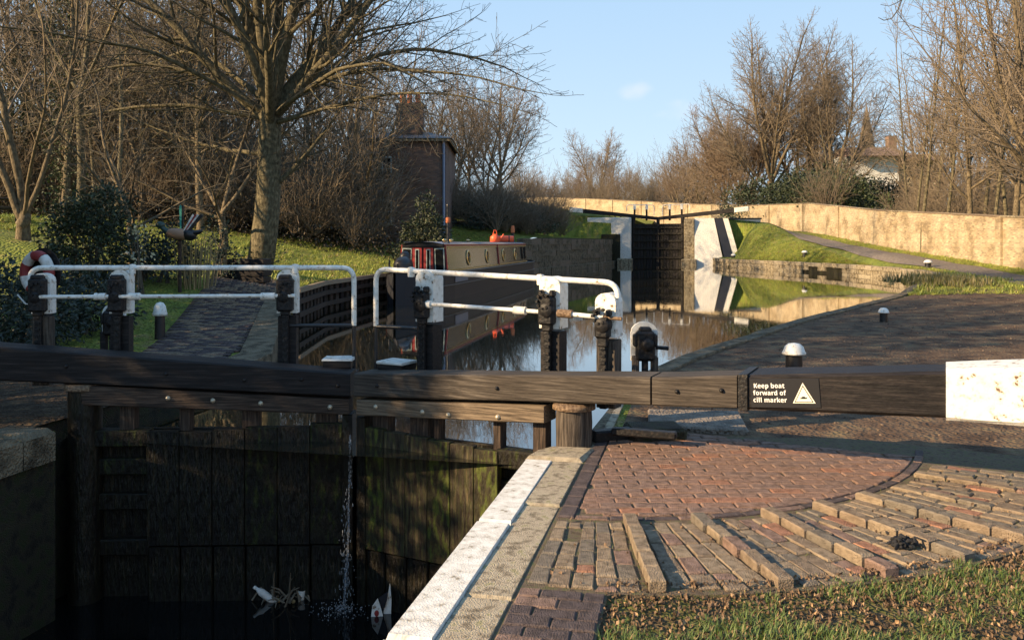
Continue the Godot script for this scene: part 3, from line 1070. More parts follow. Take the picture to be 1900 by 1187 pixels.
func make_gate(left: bool) -> Node3D:
	rng.seed = 31 if left else 32
	var heel := Vector3(-4.58, 0, 0) if left else Vector3(.26, 0, 0)
	var mitre := Vector3(-2.12, 0, -.62) if left else Vector3(-2.08, 0, -.62)
	var len := 2.62 if left else 2.225
	var zf := 1.0 if left else -1.0
	var d := (mitre - heel).normalized()
	var g := thing("lock_gate", "shaded left lock gate with black balance beam and three paddle posts" if left else "right lock gate whose balance beam ends in a bright white tip", "lock gate", heel, atan2(-d.z, d.x))
	var top := func(t: float) -> float:
		if left: return .69 - .079 * t
		return .632 - .063 * t if t > -.7 else .676 - .09 * (t + .7)
	var bot := func(t: float) -> float:
		if left: return .387 - .052 * t
		return .403 - .062 * t if t > -.7 else .447 - .047 * (t + .7)
	# from t0 to t1 along the leaf, f0..f1 towards the lock; lift moves bottom and top in
	var put := func(b: MB, t0: float, t1: float, f0: float, f1: float, e0: Array, e1: Array, ch := .012) -> void:
		if t0 > t1:
			var w := t0; t0 = t1; t1 = w
			var e := e0; e0 = e1; e1 = e
		timber(b, t0, t1, minf(f0 * zf, f1 * zf), maxf(f0 * zf, f1 * zf), e0, e1, ch)
	var b := MB.new()
	# balance beam and top rail
	if left:
		put.call(b, -4.2, len, -.16, .17, [bot.call(-4.2), top.call(-4.2)], [bot.call(len), top.call(len)], .015)
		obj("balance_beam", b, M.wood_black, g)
		for q in [[-.1, .55], [.85, .5], [1.6, .45], [2.15, .6], [2.5, .45]]:
			b = MB.new()
			bolt(b, q[0], lerpf(bot.call(q[0]), top.call(q[0]), q[1]), .172, 1.0, .013)
			obj("bolt", b, M.iron, g)
	else:
		put.call(b, -.73, len, -.14, .165, [bot.call(-.73), top.call(-.73)], [bot.call(len), top.call(len)], .014)
		obj("top_rail", b, M.wood_grey, g)
		b = MB.new()
		put.call(b, -1.415, -.745, -.15, .162, [bot.call(-1.415) + .002, top.call(-1.415) - .003], [bot.call(-.745), top.call(-.745) - .004], .014)
		obj("beam_facing", b, M.wood_grey, g)
		b = MB.new()
		put.call(b, -1.495, -1.425, -.26, .172, [bot.call(-1.5) - .012, top.call(-1.5) + .008], [bot.call(-1.43) - .012, top.call(-1.43) + .008], .006)
		obj("iron_strap", b, M.iron, g)
		b = MB.new()
		put.call(b, -2.85, -1.5, -.25, .158, [bot.call(-2.85), top.call(-2.85)], [bot.call(-1.5), top.call(-1.5)], .02)
		obj("balance_beam", b, M.wood_black, g)
		b = MB.new()
		put.call(b, -3.75, -2.83, -.275, .185, [.545, .975], [.535, .885], .025)
		tag(obj("white_tip", b, M.paint_white, g), "clean white painted end of the beam")
		for q in [[1.95, .5], [.66, .5], [-.95, .5], [-1.3, .55]]:
			b = MB.new()
			bolt(b, q[0], lerpf(bot.call(q[0]), top.call(q[0]), q[1]), -.166, -1.0, .013)
			obj("bolt", b, M.iron, g)
		sign_plate(g)
	# second rail
	b = MB.new()
	if left: put.call(b, .03, len - .02, -.1, .15, [.181, .373], [.072, .222], .012)
	else: put.call(b, .215, len - .02, -.1, .15, [.205, .358], [.089, .236], .012)
	obj("second_rail", b, M.wood_brown if left else M.wood_mid, g)
	for q in ([[.86, .245], [1.29, .22], [1.75, .19], [2.42, .15]] if left else [[1.98, .19], [1.45, .19], [1.17, .19], [.66, .22]]):
		b = MB.new()
		bolt(b, q[0], q[1], .152 * zf, zf, .017)
		obj("bolt", b, M.bolt, g)
	# studs in the gap below it
	for q in ([[.06, .10], [.42, .14], [.98, .1], [1.62, .16], [2.36, .2]] if left else [[2.0, .17], [1.56, .2], [1.37, .05], [.73, .07], [.31, .12]]):
		b = MB.new()
		put.call(b, q[0] - q[1] / 2, q[0] + q[1] / 2, -.08, .04, [-.14, .2], [-.14, .2], .008)
		obj("stud", b, M.wood_brown_v, g)
	# the boarded face
	var a0 := .63 if left else .69
	var a1 := len - .09 if left else len - .05
	var n := 6
	for i in n:
		var w := (a1 - a0) / n
		var t := a0 + w * (i + .5)
		b = MB.new()
		var y := lerpf(-.10, -.022, (t - a0) / (a1 - a0)) + rng.randf_range(-.012, .012)
		var off := rng.randf_range(-.003, .003)
		b.box(Vector3(t, (y - 1.2) / 2, (.06 + off) * zf), Vector3(w - .005, y + 1.2, .08), Basis.IDENTITY, .005)
		obj("plank", b, [M.plank_wet_shaded, M.plank_moss_shaded, M.plank_sunlit, M.plank_green_sunlit][(1 if i in [3, 5] else 0) if left else (3 if i in [0, 2, 5] else 2)], g)  # left leaf: colours darkened for shade; right leaf: copies lightened for sun
		b = MB.new()
		b.box(Vector3(t, -1.62, (.045 + off) * zf), Vector3(w - .012, .8, .06), Basis.IDENTITY, .01)
		obj("lower_plank", b, M.plank_wet_shaded, g)
	# inner boards that hold the water, rails, heel and mitre posts
	b = MB.new()
	put.call(b, .05, len - .02, -.12, -.06, [-2.6, -.09], [-2.6, -.09], .01)
	obj("sheeting", b, M.plank_wet_shaded, g)
	for y in [-.17, -.46, -.80, -1.25]:
		b = MB.new()
		put.call(b, .12, a0 + .02, -.05, .085 if y > -.3 else .03, [y - .07, y + .09], [y - .07, y + .09], .012)
		obj("cross_rail", b, M.plank_moss_shaded if y > -.5 else M.plank_wet_shaded, g)
	b = MB.new()
	put.call(b, len - .09, len + .01, -.13, .11, [-2.4, .07], [-2.4, .07], .012)
	obj("mitre_post", b, M.plank_wet_shaded, g)
	b = MB.new()
	var r := .155
	b.lathe([Vector2(r, -2.4), Vector2(r, .10), Vector2(r * 1.02, .22), Vector2(r * .98, bot.call(0.0) - .06)], 22, Vector3(-.0, 0, 0))
	var hp := obj("heel_post", b, M.wood_grey_v if not left else M.plank_wet_shaded, g)  # the left heel post takes the plank colour darkened for shade
	b = MB.new()
	b.lathe([Vector2(r * 1.02, bot.call(0.0) - .075), Vector2(r * 1.2, bot.call(0.0) - .07), Vector2(r * 1.2, bot.call(0.0) - .012), Vector2(0, bot.call(0.0) - .01)], 22)
	obj("collar", b, M.rust, hp)
	# footboard on the far side, with brackets
	b = MB.new()
	for k in 2: put.call(b, .12 if left else .05, len - .04, -.20 - k * .23, -.41 - k * .23, [.42, .46], [.36, .40], .008)
	obj("footboard", b, M.wood_brown, g)
	# step block at the mitre
	b = MB.new()
	var sx := 2.44 if left else 2.0
	put.call(b, sx - .14, sx + .14, -.10, -.36, [top.call(sx) - .01, .555], [top.call(sx) - .01, .555], .01)
	var sb := obj("step_block", b, M.wood_black, g)
	b = MB.new()
	put.call(b, sx - .15, sx + .15, -.09, -.37, [.556, .582], [.556, .582], .008)
	obj("tread", b, M.paint_white_worn, sb)
	# paddle posts
	for q in ([[-.58, true], [.21, false], [1.9, false]] if left else [[1.69, false], [.345, false], [-.19, true]]):
		var low: bool = q[1]
		var gy := 1.2 if left else 1.145
		if low: paddle_post(g, q[0], zf, .3, 1.44 if left else 1.31, gy - (.0 if left else .05), true, .17, .055 if left else .085)
		else: paddle_post(g, q[0], zf, .28, 1.475 if left else lerpf(1.435, 1.48, q[0] / 1.7), gy, false, .185, .055 if left else .085)
	# spindles: white rods with sleeves
	var rz := -.20 * zf
	b = MB.new()
	if left:
		b.tube([Vector3(-.62, 1.205, rz), Vector3(2.0, 1.212, rz)], .02, 10)
		obj("spindle", b, M.paint_white, g)
		for x in [[.0, .11], [.34, .45], [1.66, 1.8]]:
			b = MB.new()
			b.tube([Vector3(x[0], 1.207, rz), Vector3(x[1], 1.207, rz)], .036, 12)
			obj("sleeve", b, M.paint_white, g)
	else:
		b.tube([Vector3(1.66, 1.158, rz), Vector3(.35, 1.125, rz)], .02, 10)
		b.tube([Vector3(.22, 1.122, rz), Vector3(-.19, 1.10, rz)], .021, 10)
		obj("spindle", b, M.paint_white, g)
		b = MB.new()
		b.tube([Vector3(-.19, 1.10, rz), Vector3(-.36, 1.095, rz)], .016, 8)
		obj("spindle_end", b, M.rust, g)
		for x in [[1.70, 1.58, 1.157], [.68, .56, 1.132], [.24, .1, 1.121]]:
			b = MB.new()
			b.tube([Vector3(x[0], x[2], rz), Vector3(x[1], x[2] - .003, rz)], .038, 12)
			obj("sleeve", b, M.rust if x[0] < .3 else M.paint_white_worn if x[0] < 1.0 else M.paint_white, g)
	# handrail
	var hz := -.30 * zf
	b = MB.new()
	if left: b.tube(bent([Vector3(2.58, .9, hz), Vector3(2.58, 1.492, hz), Vector3(-.70, 1.494, hz), Vector3(-.70, 1.36, hz)], .13), .026, 12)
	else: b.tube(bent([Vector3(2.31, .905, hz), Vector3(2.31, 1.482, hz), Vector3(-.29, 1.398, hz), Vector3(-.29, 1.27, hz)], .13), .026, 12)
	obj("handrail", b, M.paint_white, g)
	b = MB.new()
	var hx := 2.58 if left else 2.31
	b.tube([Vector3(hx, .40, hz), Vector3(hx, .9, hz)], .021, 10)
	b.tube([Vector3(hx, .9, hz), Vector3(1.9 if left else 1.7, .9, hz)], .02, 10)
	obj("rail_post", b, M.black_paint, g)
	for x in ([.33, 1.98] if left else [1.88, .46]):
		b = MB.new()
		var y := 1.492 if left else lerpf(1.398, 1.482, (x + .29) / 2.6)
		b.lathe([Vector2(.03, -.05), Vector2(.034, -.045), Vector2(.034, .045), Vector2(0, .05)], 10, Vector3(x, y - .01, hz))
		obj("clamp", b, M.paint_white, g)
	return g


func text_mesh(s: String, size: float, depth := .004) -> TextMesh:
	var t := TextMesh.new()
	var f := SystemFont.new()
	f.font_names = PackedStringArray(["Droid Sans"])
	f.font_weight = 700
	t.font = f
	t.text = s
	t.font_size = 64
	t.pixel_size = size / 64.0
	t.depth = depth
	t.curve_step = 2.0
	return t


func sign_plate(g: Node) -> void:
	# the leaf's z points away from us here, so the plate is turned about
	var b := MB.new()
	b.box(Vector3.ZERO, Vector3(.50, .215, .006), Basis.IDENTITY, .002)
	var p := obj("sign_plate", b, M.black_paint, g)
	p.position = Vector3(-1.765, .632, -.1615)
	p.rotation = Vector3(0, PI, deg_to_rad(4.5))
	var k := 0
	for s in ["Keep boat", "forward of", "cill marker"]:
		var t := obj("lettering", text_mesh(s, .047), M.sign_white, p)
		t.position = Vector3(-.108, .056 - k * .053, .0055)
		k += 1
	b = MB.new()
	b.extrude(PackedVector2Array([Vector2(.055, -.072), Vector2(.215, -.072), Vector2(.135, .078)]), .003, .0042)
	obj("triangle_border", b, M.sign_cream, p)
	b = MB.new()
	b.extrude(PackedVector2Array([Vector2(.068, -.0655), Vector2(.202, -.0655), Vector2(.135, .060)]), .0042, .0052)
	obj("triangle_line", b, M.black_paint, p)
	b = MB.new()
	b.extrude(PackedVector2Array([Vector2(.077, -.060), Vector2(.193, -.060), Vector2(.135, .048)]), .0052, .0062)
	obj("triangle", b, M.sign_cream, p)
	b = MB.new()
	b.extrude(PackedVector2Array([Vector2(.110, -.040), Vector2(.152, -.040), Vector2(.163, -.028), Vector2(.148, -.030), Vector2(.142, -.022), Vector2(.122, -.024), Vector2(.119, -.032), Vector2(.107, -.033)]), .0062, .0072)
	obj("boat_symbol", b, M.black_paint, p)


func lathe_thing(parent: Node, called: String, prof: Array, mat: Material, sides := 20) -> void:
	var b := MB.new()
	b.lathe(prof, sides)
	obj(called, b, mat, parent)


func bollard(label: String, at: Vector3, h: float, r: float, group := "") -> Node3D:
	var t := thing("mooring_bollard", label, "bollard", at, 0.0, group)
	lathe_thing(t, "shaft", [Vector2(r * .78, -.2), Vector2(r * .72, h * .3), Vector2(r * .70, h * .64)], M.black_paint)
	lathe_thing(t, "white_cap", [Vector2(r * .70, h * .62), Vector2(r * 1.02, h * .63), Vector2(r * 1.03, h * .69), Vector2(r * .94, h * .73), Vector2(r * .8, h * .88), Vector2(r * .5, h * .97), Vector2(0, h)], M.paint_white, 24)
	return t


func ground_paddle(label: String, at: Vector3, turn: float, white: bool) -> Node3D:
	var t := thing("ground_paddle", label, "paddle stand", at, turn)
	for x in [-.105, .105]:
		var b := MB.new()
		b.box(Vector3(x, .22, 0), Vector3(.075, .52, .12), Basis.IDENTITY, .01)
		obj("leg", b, M.wood_grey_v if white else M.wood_black, t)
	var b := MB.new()
	headed(b, 0, .30, .42, .86, -.11, -.05)
	obj("back_plate", b, M.paint_white_worn, t)
	b = MB.new()
	b.box(Vector3(0, .60, .02), Vector3(.21, .34, .14), Basis.IDENTITY, .03)
	b.box(Vector3(0, .78, .02), Vector3(.14, .06, .10), Basis.IDENTITY, .02)
	b.box(Vector3(-.11, .66, .02), Vector3(.05, .14, .12), Basis.IDENTITY, .015)
	b.box(Vector3(.11, .66, .02), Vector3(.05, .14, .12), Basis.IDENTITY, .015)
	b.lathe([Vector2(0, 0), Vector2(.07, 0), Vector2(.07, .05), Vector2(.03, .06), Vector2(0, .06)], 14, Vector3(.02, .62, .09), Basis(Vector3.RIGHT, PI / 2))
	obj("gear_case", b, M.iron, t)
	b = MB.new()
	b.box(Vector3(0, .2, .0), Vector3(.07, .5, .06), Basis.IDENTITY, .008)
	obj("rack", b, M.iron, t)
	b = MB.new()
	b.tube([Vector3(.12, .58, .02), Vector3(.26, .57, .02)], .022, 8)
	obj("spindle", b, M.iron, t)
	return t


func build_lock() -> void:
	plain("sign_white", Color(.72, .70, .66), .5)
	plain("sign_cream", Color(.78, .72, .58), .5)
	make_gate(false)
	make_gate(true)
	bollard("nearest white-capped mooring bollard, just behind the sign on the balance beam", Vector3(2.55, 0, -4.55), .42, .15, "white-capped bollards")
	bollard("small white-capped bollard alone on the shaded towpath edge, in the middle distance", Vector3(5.3, .0, -12.6), .32, .115, "white-capped bollards")
	bollard("tallest bollard, black with a flat white cap, on the left lockside grass", ground_at(-7.55, -5.35), .62, .115, "white-capped bollards")
	for q in [[1687, 6.9, -37.2, "white-capped bollard on the far grass bank, nearest the tarred path"], [1555, 9.3, -52.6, "pale round bollard on the grass bank above the weir openings"], [1443, 5.2, -62.5, "tiny pale bollard on the grass beside the white buttress"]]:
		var x: float = along(RIGHT_EDGE, q[2]) + .8
		bollard(q[3], ground_at(x, q[2]), .42, .2, "white-capped bollards")
	ground_paddle("black paddle winding stand on the right bank behind the gate", Vector3(.72, 0, -2.35), deg_to_rad(10), true)
	ground_paddle("shaded paddle winding stand on the left lockside behind the gate", Vector3(-6.55, .05, -2.9), deg_to_rad(20), false)
	# iron collar straps and the sluice board on the right
	var t := thing("anchor_strap", "black iron anchor straps bolted to the ground by the right heel post", "anchor strap", Vector3(.3, .0, 0))
	var b := MB.new()
	b.box(Vector3(.42, .07, -.32), Vector3(.75, .10, .12), Basis(Vector3.UP, .55), .015)
	b.box(Vector3(.55, .13, -.08), Vector3(.55, .06, .10), Basis(Vector3.UP, -.12), .012)
	obj("strap", b, M.iron, t)
	b = MB.new()
	b.box(Vector3(.62, .05, -.42), Vector3(.5, .16, .36), Basis(Vector3.UP, .3), .03)
	obj("mossy_stone", b, M.stone_wet, t)
	b = MB.new()
	b.slab(PackedVector2Array([Vector2(.85, -.75), Vector2(1.75, -.72), Vector2(1.7, -1.6), Vector2(.8, -1.5)]), -.1, .06, .015)
	tag(obj("concrete_slab", b, M.asphalt), "flat worn concrete slab under the beam between gate and towpath", "slab")


func ground_at(x: float, z: float) -> Vector3:
	return Vector3(x, ground_y(x, z), z)


# ---------------------------------------------------------------- brick paving
func brick_blocks(sx: float, sz: float, h: float) -> Array:
	var a := []
	for i in 4:
		var b := MB.new()
		var w := PackedVector2Array()
		for c in [[-1, 1], [1, 1], [1, -1], [-1, -1]]: w.append(Vector2(c[0] * sx / 2 + rng.randf_range(-.003, .003), c[1] * sz / 2 + rng.randf_range(-.003, .003)))
		b.slab(w, -h, 0.0, .007, Vector2(rng.randf_range(-.02, .02), rng.randf_range(-.03, .03)))
		a.append(b.mesh())
	return a


func build_paving() -> void:
	rng.seed = 51
	# mortar bed below all of it
	var bed := MB.new()
	var poly := PackedVector2Array([Vector2(.43, -.45)])
	for i in 33: poly.append(CENTRE + Vector2(sin(i * .0475), cos(i * .0475)) * 3.98)
	poly.append(Vector2(3.6, -.25))
	var full := PackedVector2Array([Vector2(.41, 5.0), Vector2(.41, -.4), Vector2(2.6, -.75), Vector2(4.3, -.3)])
	for i in 26: full.append(CENTRE + Vector2(sin(1.4 - i * .05), cos(1.4 - i * .05)) * 3.97)
	full.append(Vector2(.86, 3.0))
	full.append(Vector2(.86, 5.0))
	bed.extrude(PackedVector2Array(Array(full).map(func(p): return Vector2(p.x, -p.y))), -.1, .018)
	var bo := struct("paving_bed", bed, M.mortar)
	bo.rotation.x = -PI / 2
	# smooth red sector within the arc
	var t := thing("brick_paving", "fan-shaped patch of smooth red brick paving inside the curved line", "paving")
	var clip := PackedVector2Array([Vector2(.545, 1.87), Vector2(.545, -.42), Vector2(1.2, -.62), Vector2(3.12, -.12)])
	for i in 22:
		var a := 1.28 - i * .0572
		clip.append(CENTRE + Vector2(sin(a), cos(a)) * 2.80)
	var blocks := brick_blocks(.212, .098, .07)
	var ax := Vector2(cos(deg_to_rad(12.5)), -sin(deg_to_rad(12.5)))
	var az := Vector2(-ax.y, ax.x)
	var k := 0
	var kinds := [M.brick_red, M.brick_red, M.brick_plum, M.brick_plum, M.brick_red, M.brick_plum, M.brick_red, M.brick_plum, M.brick_red, M.brick_rust]
	for row in 36:
		for col in 20:
			var c := Vector2(.1, 2.4) + ax * ((col + (.5 if row % 2 else 0.0) + rng.randf_range(-.02, .02)) * .222) - az * (row * .106) + ax * -.5
			var w := PackedVector2Array()
			for q in [[-1, 1], [1, 1], [1, -1], [-1, -1]]: w.append(c + ax * (q[0] * .106) + az * (q[1] * .0495))
			var cut := Geometry2D.intersect_polygons(w, clip)
			if cut.is_empty(): continue
			var area := 0.0
			for i in cut[0].size(): area += cut[0][i].cross(cut[0][(i + 1) % cut[0].size()]) * .5
			if absf(area) < .003: continue
			var mat: Material = kinds[rng.randi() % kinds.size()]
			var y := .03 + rng.randf_range(-.003, .003)
			if absf(area) > .0208:
				piece("brick", k, blocks[rng.randi() % 4], mat, t, Transform3D(Basis(Vector3.UP, deg_to_rad(12.5) + rng.randf_range(-.012, .012)), Vector3(c.x, y, c.y)))
			else:
				var b := MB.new()
				b.slab(cut[0], -.05, y, .006)
				piece("brick", k, b.mesh(), mat, t)
			k += 1
	# the thin dark course round the arc, and dark bricks along the coping
	t = thing("brick_edging", "dark narrow brick course curving round the red paving", "edging")
	k = 0
	for i in 17:
		var a := i * .0765 + .085
		var b := MB.new()
		var w := PackedVector2Array()
		for q in [[0, 2.815], [.0735, 2.815], [.0735, 2.875], [0, 2.875]]: w.append(CENTRE + Vector2(sin(a + q[0]), cos(a + q[0])) * q[1])
		b.slab(w, -.05, .026 + rng.randf_range(-.004, .004), .006)
		piece("brick", k, b.mesh(), M.brick_dark if i % 3 else M.brick_plum, t)
		k += 1
	for i in 11:
		var z := 1.9 - i * .215
		var b := MB.new()
		b.slab(PackedVector2Array([Vector2(.432, z), Vector2(.535, z), Vector2(.535, z - .208), Vector2(.432, z - .208)]), -.05, .03 + rng.randf_range(-.006, .004), .008, Vector2(rng.randf_range(-.03, .03), rng.randf_range(-.03, .03)))
		piece("brick", k, b.mesh(), M.brick_dark, t)
		k += 1
	# the rough ring, laid in lines that point at the pivot, with raised foot ribs
	t = thing("brick_paving", "rough ring of old brown bricks with raised foot ribs", "paving")
	k = 0
	var ribs := [[11.6, 11.7], [20.0, 21.4], [29.3, 30.2], [37.2, 38.3], [45.2, 46.4], [53.8, 54.6], [62.5, 63.2]]
	var edges := [[2.7, 2.0]] + ribs + [[71.0, 72.0], [80.0, 80.5]]
	var old := [M.brick_brown, M.brick_tan, M.brick_brown, M.brick_tan, M.brick_grey, M.brick_tan, M.brick_brown, M.brick_brown, M.brick_grey, M.brick_plum, M.brick_rust, M.brick_tan]
	for e in edges.size() - 1:
		var lanes := 5 if e == 0 else 4
		for lane in lanes:
			var r := 2.905 + rng.randf() * .06
			var first := true
			while r < 3.93:
				var ln := rng.randf_range(.19, .225)
				if first and rng.randf() < .5: ln *= .55
				first = false
				if rng.randf() < .12: ln *= .5
				var r1 := minf(r + ln, 3.95)
				if r1 - r < .06: break
				var w := PackedVector2Array()
				for q in [[0, r], [1, r], [1, r1 - .012], [0, r1 - .012]]:
					var f: float = (q[1] - 2.9) / .95
					var a0: float = lerpf(edges[e][0], edges[e][1], f)
					var a1: float = lerpf(edges[e + 1][0], edges[e + 1][1], f)
					if e > 0: a0 += 1.0
					if e < edges.size() - 2: a1 -= 1.0
					var la: float = (lane + (.06 if q[0] == 0 else .94)) / lanes
					var a := deg_to_rad(lerpf(a0, a1, la))
					w.append(CENTRE + Vector2(sin(a), cos(a)) * q[1] + Vector2(rng.randf_range(-.006, .006), rng.randf_range(-.006, .006)))
				r = r1
				var inside := true
				for p in w: inside = inside and p.x > .415 and p.y > .02
				if not inside or rng.randf() < .015: continue
				var b := MB.new()
				b.slab(w, -.05, .029 + rng.randf_range(-.005, .006), .008, Vector2(rng.randf_range(-.035, .035), rng.randf_range(-.035, .035)))
				if k < 300: piece("brick", k, b.mesh(), old[rng.randi() % old.size()], t)
				k += 1
	var j := 0
	for q in ribs:
		var r := 2.9
		while r < 3.88:
			var r1 := minf(r + rng.randf_range(.2, .235), 3.94)
			var am := deg_to_rad(lerpf(q[0], q[1], (r - 2.9) / .95))
			var dir := Vector2(sin(am), cos(am))
			var sd := Vector2(dir.y, -dir.x)
			var c := CENTRE + dir * (r + r1) * .5 + sd * rng.randf_range(-.003, .003)
			var b := MB.new()
			var w := PackedVector2Array()
			for s in [[-1, -1], [1, -1], [1, 1], [-1, 1]]: w.append(c + sd * (s[0] * .041) + dir * (s[1] * ((r1 - r) * .5 - .002)))
			b.slab(w, -.05, (.078 if q[0] < 50.0 else .048) + rng.randf_range(-.006, .005), .010, Vector2(rng.randf_range(-.02, .02), rng.randf_range(-.02, .02)))
			piece("rib_brick", j, b.mesh(), [M.brick_tan, M.brick_brown, M.brick_tan, M.brick_grey, M.brick_brown, M.brick_plum][rng.randi() % 6], t)
			j += 1
			r = r1
	# dark engineering bricks at our feet
	t = thing("brick_paving", "small patch of dark purple bricks at the bottom, between coping and grass", "paving")
	k = 0
	blocks = brick_blocks(.206, .096, .07)
	for row in 20:
		for span in ([[.432, .638], [.646, .85]] if row % 2 else [[.432, .533], [.541, .745], [.753, .85]]):
			var wide: float = (span[1] - span[0]) / .206
			var b := Transform3D(Basis(Vector3.UP, .05 + rng.randf_range(-.01, .01)).scaled(Vector3(wide, 1, 1)), Vector3((span[0] + span[1]) * .5, .03 + rng.randf_range(-.004, .004), 3.06 + row * .103))
			piece("brick", k, blocks[rng.randi() % 4], M.brick_dark if rng.randf() < .8 else M.brick_plum, t, b)
			k += 1


# ---------------------------------------------------------------- things along the canal
# the place on the ground that lies in the direction of a column of the photograph, that many metres off
func spot(px: float, d: float, sink := 0.0) -> Vector3:
	var a := deg_to_rad(YAW)
	var s := (px - 950.0) / 1550.0 * d
	var x := EYE.x - sin(a) * d + cos(a) * s
	var z := EYE.z - cos(a) * d - sin(a) * s
	return Vector3(x, ground_y(x, z) - sink, z)


func boat_paints() -> void:
	plain("hull_blue", Color(.008, .009, .014), .6)
	plain("hull_pale_blue", Color(.06, .11, .18), .4)
	plain("cabin_olive", Color(.10, .082, .055), .16)
	plain("boat_red", Color(.24, .022, .022), .45)
	plain("boat_yellow", Color(.42, .25, .07), .45)
	plain("roof_grey", Color(.30, .28, .30), .6)
	plain("frame_grey", Color(.30, .36, .34), .5)
	plain("window_dark", Color(.010, .011, .012), .08)
	plain("orange", Color(.75, .10, .03), .5)
	plain("terracotta", Color(.55, .16, .06), .8)
	plain("brass", Color(.65, .48, .22), .25, .9)


func build_boat() -> void:
	var t := thing("narrowboat", "long narrowboat with red front doors moored along the left bank", "narrowboat", Vector3(-7.9, UPPER, -20.25), deg_to_rad(1.45))
	# hull, lofted from the stem at +z to the stern
	var b := MB.new()
	var secs := [[3.0, .04, 1.06], [2.7, .24, 1.02], [2.2, .52, .97], [1.5, .80, .94], [.6, .97, .92], [-.5, 1.03, .92], [-16.5, 1.03, .93], [-17.6, .93, .95], [-18.3, .6, .98], [-18.5, .2, .98]]
	for i in secs.size() - 1:
		var a = secs[i]
		var c = secs[i + 1]
		for s in [-1, 1]:
			var q := [Vector3(a[1] * s, a[2], a[0]), Vector3(c[1] * s, c[2], c[0]), Vector3(c[1] * s * .94, -.4, c[0]), Vector3(a[1] * s * .94, -.4, a[0])]
			if s > 0: b.quad(q[0], q[3], q[2], q[1])
			else: b.quad(q[0], q[1], q[2], q[3])
		var y := -.06
		b.quad(Vector3(-a[1], a[2] + y, a[0]), Vector3(a[1], a[2] + y, a[0]), Vector3(c[1], c[2] + y, c[0]), Vector3(-c[1], c[2] + y, c[0]))
	obj("hull", b, M.hull_blue, t)
	for s in [-1, 1]:
		b = MB.new()
		var g := []
		for q in secs: g.append(Vector3(q[1] * s, q[2] - .01, q[0]))
		b.tube(g, .028, 6)
		var low := []
		for q in secs.slice(2, 8): low.append(Vector3(q[1] * s * .985 + .005 * s, q[2] - .42, q[0]))
		b.tube(low, .022, 6)
		obj("rubbing_strake", b, M.black_paint, t)
		b = MB.new()
		b.quad(Vector3(1.042 * s, .92, -.4), Vector3(1.035 * s, .58, -.4), Vector3(1.035 * s, .58, -2.2), Vector3(1.042 * s, .92, -2.2)) if s > 0 else b.quad(Vector3(1.042 * s, .92, -2.2), Vector3(1.035 * s, .58, -2.2), Vector3(1.035 * s, .58, -.4), Vector3(1.042 * s, .92, -.4))
		obj("bow_panel", b, M.hull_pale_blue, t)
	# cabin with sloping sides and a cambered roof
	b = MB.new()
	var z1 := 0.0
	var z0 := -15.8
	var prof := [Vector2(.83, .93), Vector2(.74, 1.90), Vector2(.40, 1.965), Vector2(0, 1.985), Vector2(-.40, 1.965), Vector2(-.74, 1.90), Vector2(-.83, .93)]
	for s in [-1, 1]:
		var q := [Vector3(.83 * s, .93, z1), Vector3(.83 * s, .93, z0), Vector3(.74 * s, 1.90, z0), Vector3(.74 * s, 1.90, z1)]
		var side := MB.new()
		if s > 0: side.quad(q[0], q[1], q[2], q[3])
		else: side.quad(q[1], q[0], q[3], q[2])
		obj("cabin_side", side, M.cabin_olive, t)
	for i in range(1, 5):
		b.quad(Vector3(prof[i].x, prof[i].y, z1 + .14), Vector3(prof[i].x, prof[i].y, z0 - .1), Vector3(prof[i + 1].x, prof[i + 1].y, z0 - .1), Vector3(prof[i + 1].x, prof[i + 1].y, z1 + .14))
	var roof := obj("roof", b, M.roof_grey, t)
	for s in [-1, 1]:
		for q in [["red_band", .752, 1.86, .03, M.boat_red], ["yellow_band", .764, 1.78, .018, M.boat_yellow], ["lower_line", .833, .99, .02, M.boat_yellow]]:
			b = MB.new()
			b.box(Vector3(q[1] * s, q[2], (z0 + z1) * .5), Vector3(.02, q[3] * 2, z1 - z0 + .04))
			obj(q[0], b, q[4], t)
		b = MB.new()
		b.tube([Vector3(.70 * s, 1.96, z0), Vector3(.70 * s, 1.96, z1)], .018, 6)
		obj("roof_rail", b, M.black_paint, roof)
		b = MB.new()
		for zz in [-.04, -8.6]: b.box(Vector3(.79 * s, 1.42, zz), Vector3(.09, .9, .05), Basis(Vector3.BACK, .092 * s))
		obj("side_stile", b, M.boat_red, t)
		for zz in [-3.2, -6.4, -9.8, -12.6]:
			b = MB.new()
			b.lathe([Vector2(.0, 0), Vector2(.29, 0), Vector2(.29, .03), Vector2(.23, .045), Vector2(.225, .02), Vector2(0, .02)], 20, Vector3(.792 * s, 1.38, zz), Basis(Vector3.BACK, -PI / 2 * s + .092 * s))
			var po := obj("porthole", b, M.brass, t)
			b = MB.new()
			b.lathe([Vector2(0, .024), Vector2(.22, .024), Vector2(0, .026)], 20, Vector3(.792 * s, 1.38, zz), Basis(Vector3.BACK, -PI / 2 * s + .092 * s))
			obj("glass", b, M.window_dark, po)
		for zz in [-14.4, -15.2]:
			b = MB.new()
			b.box(Vector3(.79 * s, 1.42, zz), Vector3(.03, .6, .5), Basis(Vector3.BACK, .092 * s))
			obj("window", b, M.window_dark, t)
	# front bulkhead with two side windows and two red doors of two panes
	b = MB.new()
	b.quad(Vector3(-.83, .93, .0), Vector3(.83, .93, .0), Vector3(.74, 1.90, .0), Vector3(-.74, 1.90, .0))
	b.quad(Vector3(-.74, 1.90, .0), Vector3(.74, 1.90, .0), Vector3(.40, 1.965, .0), Vector3(-.40, 1.965, .0))
	b.box(Vector3(0, 1.86, .03), Vector3(1.46, .10, .07))
	obj("bulkhead", b, M.black_paint, t)
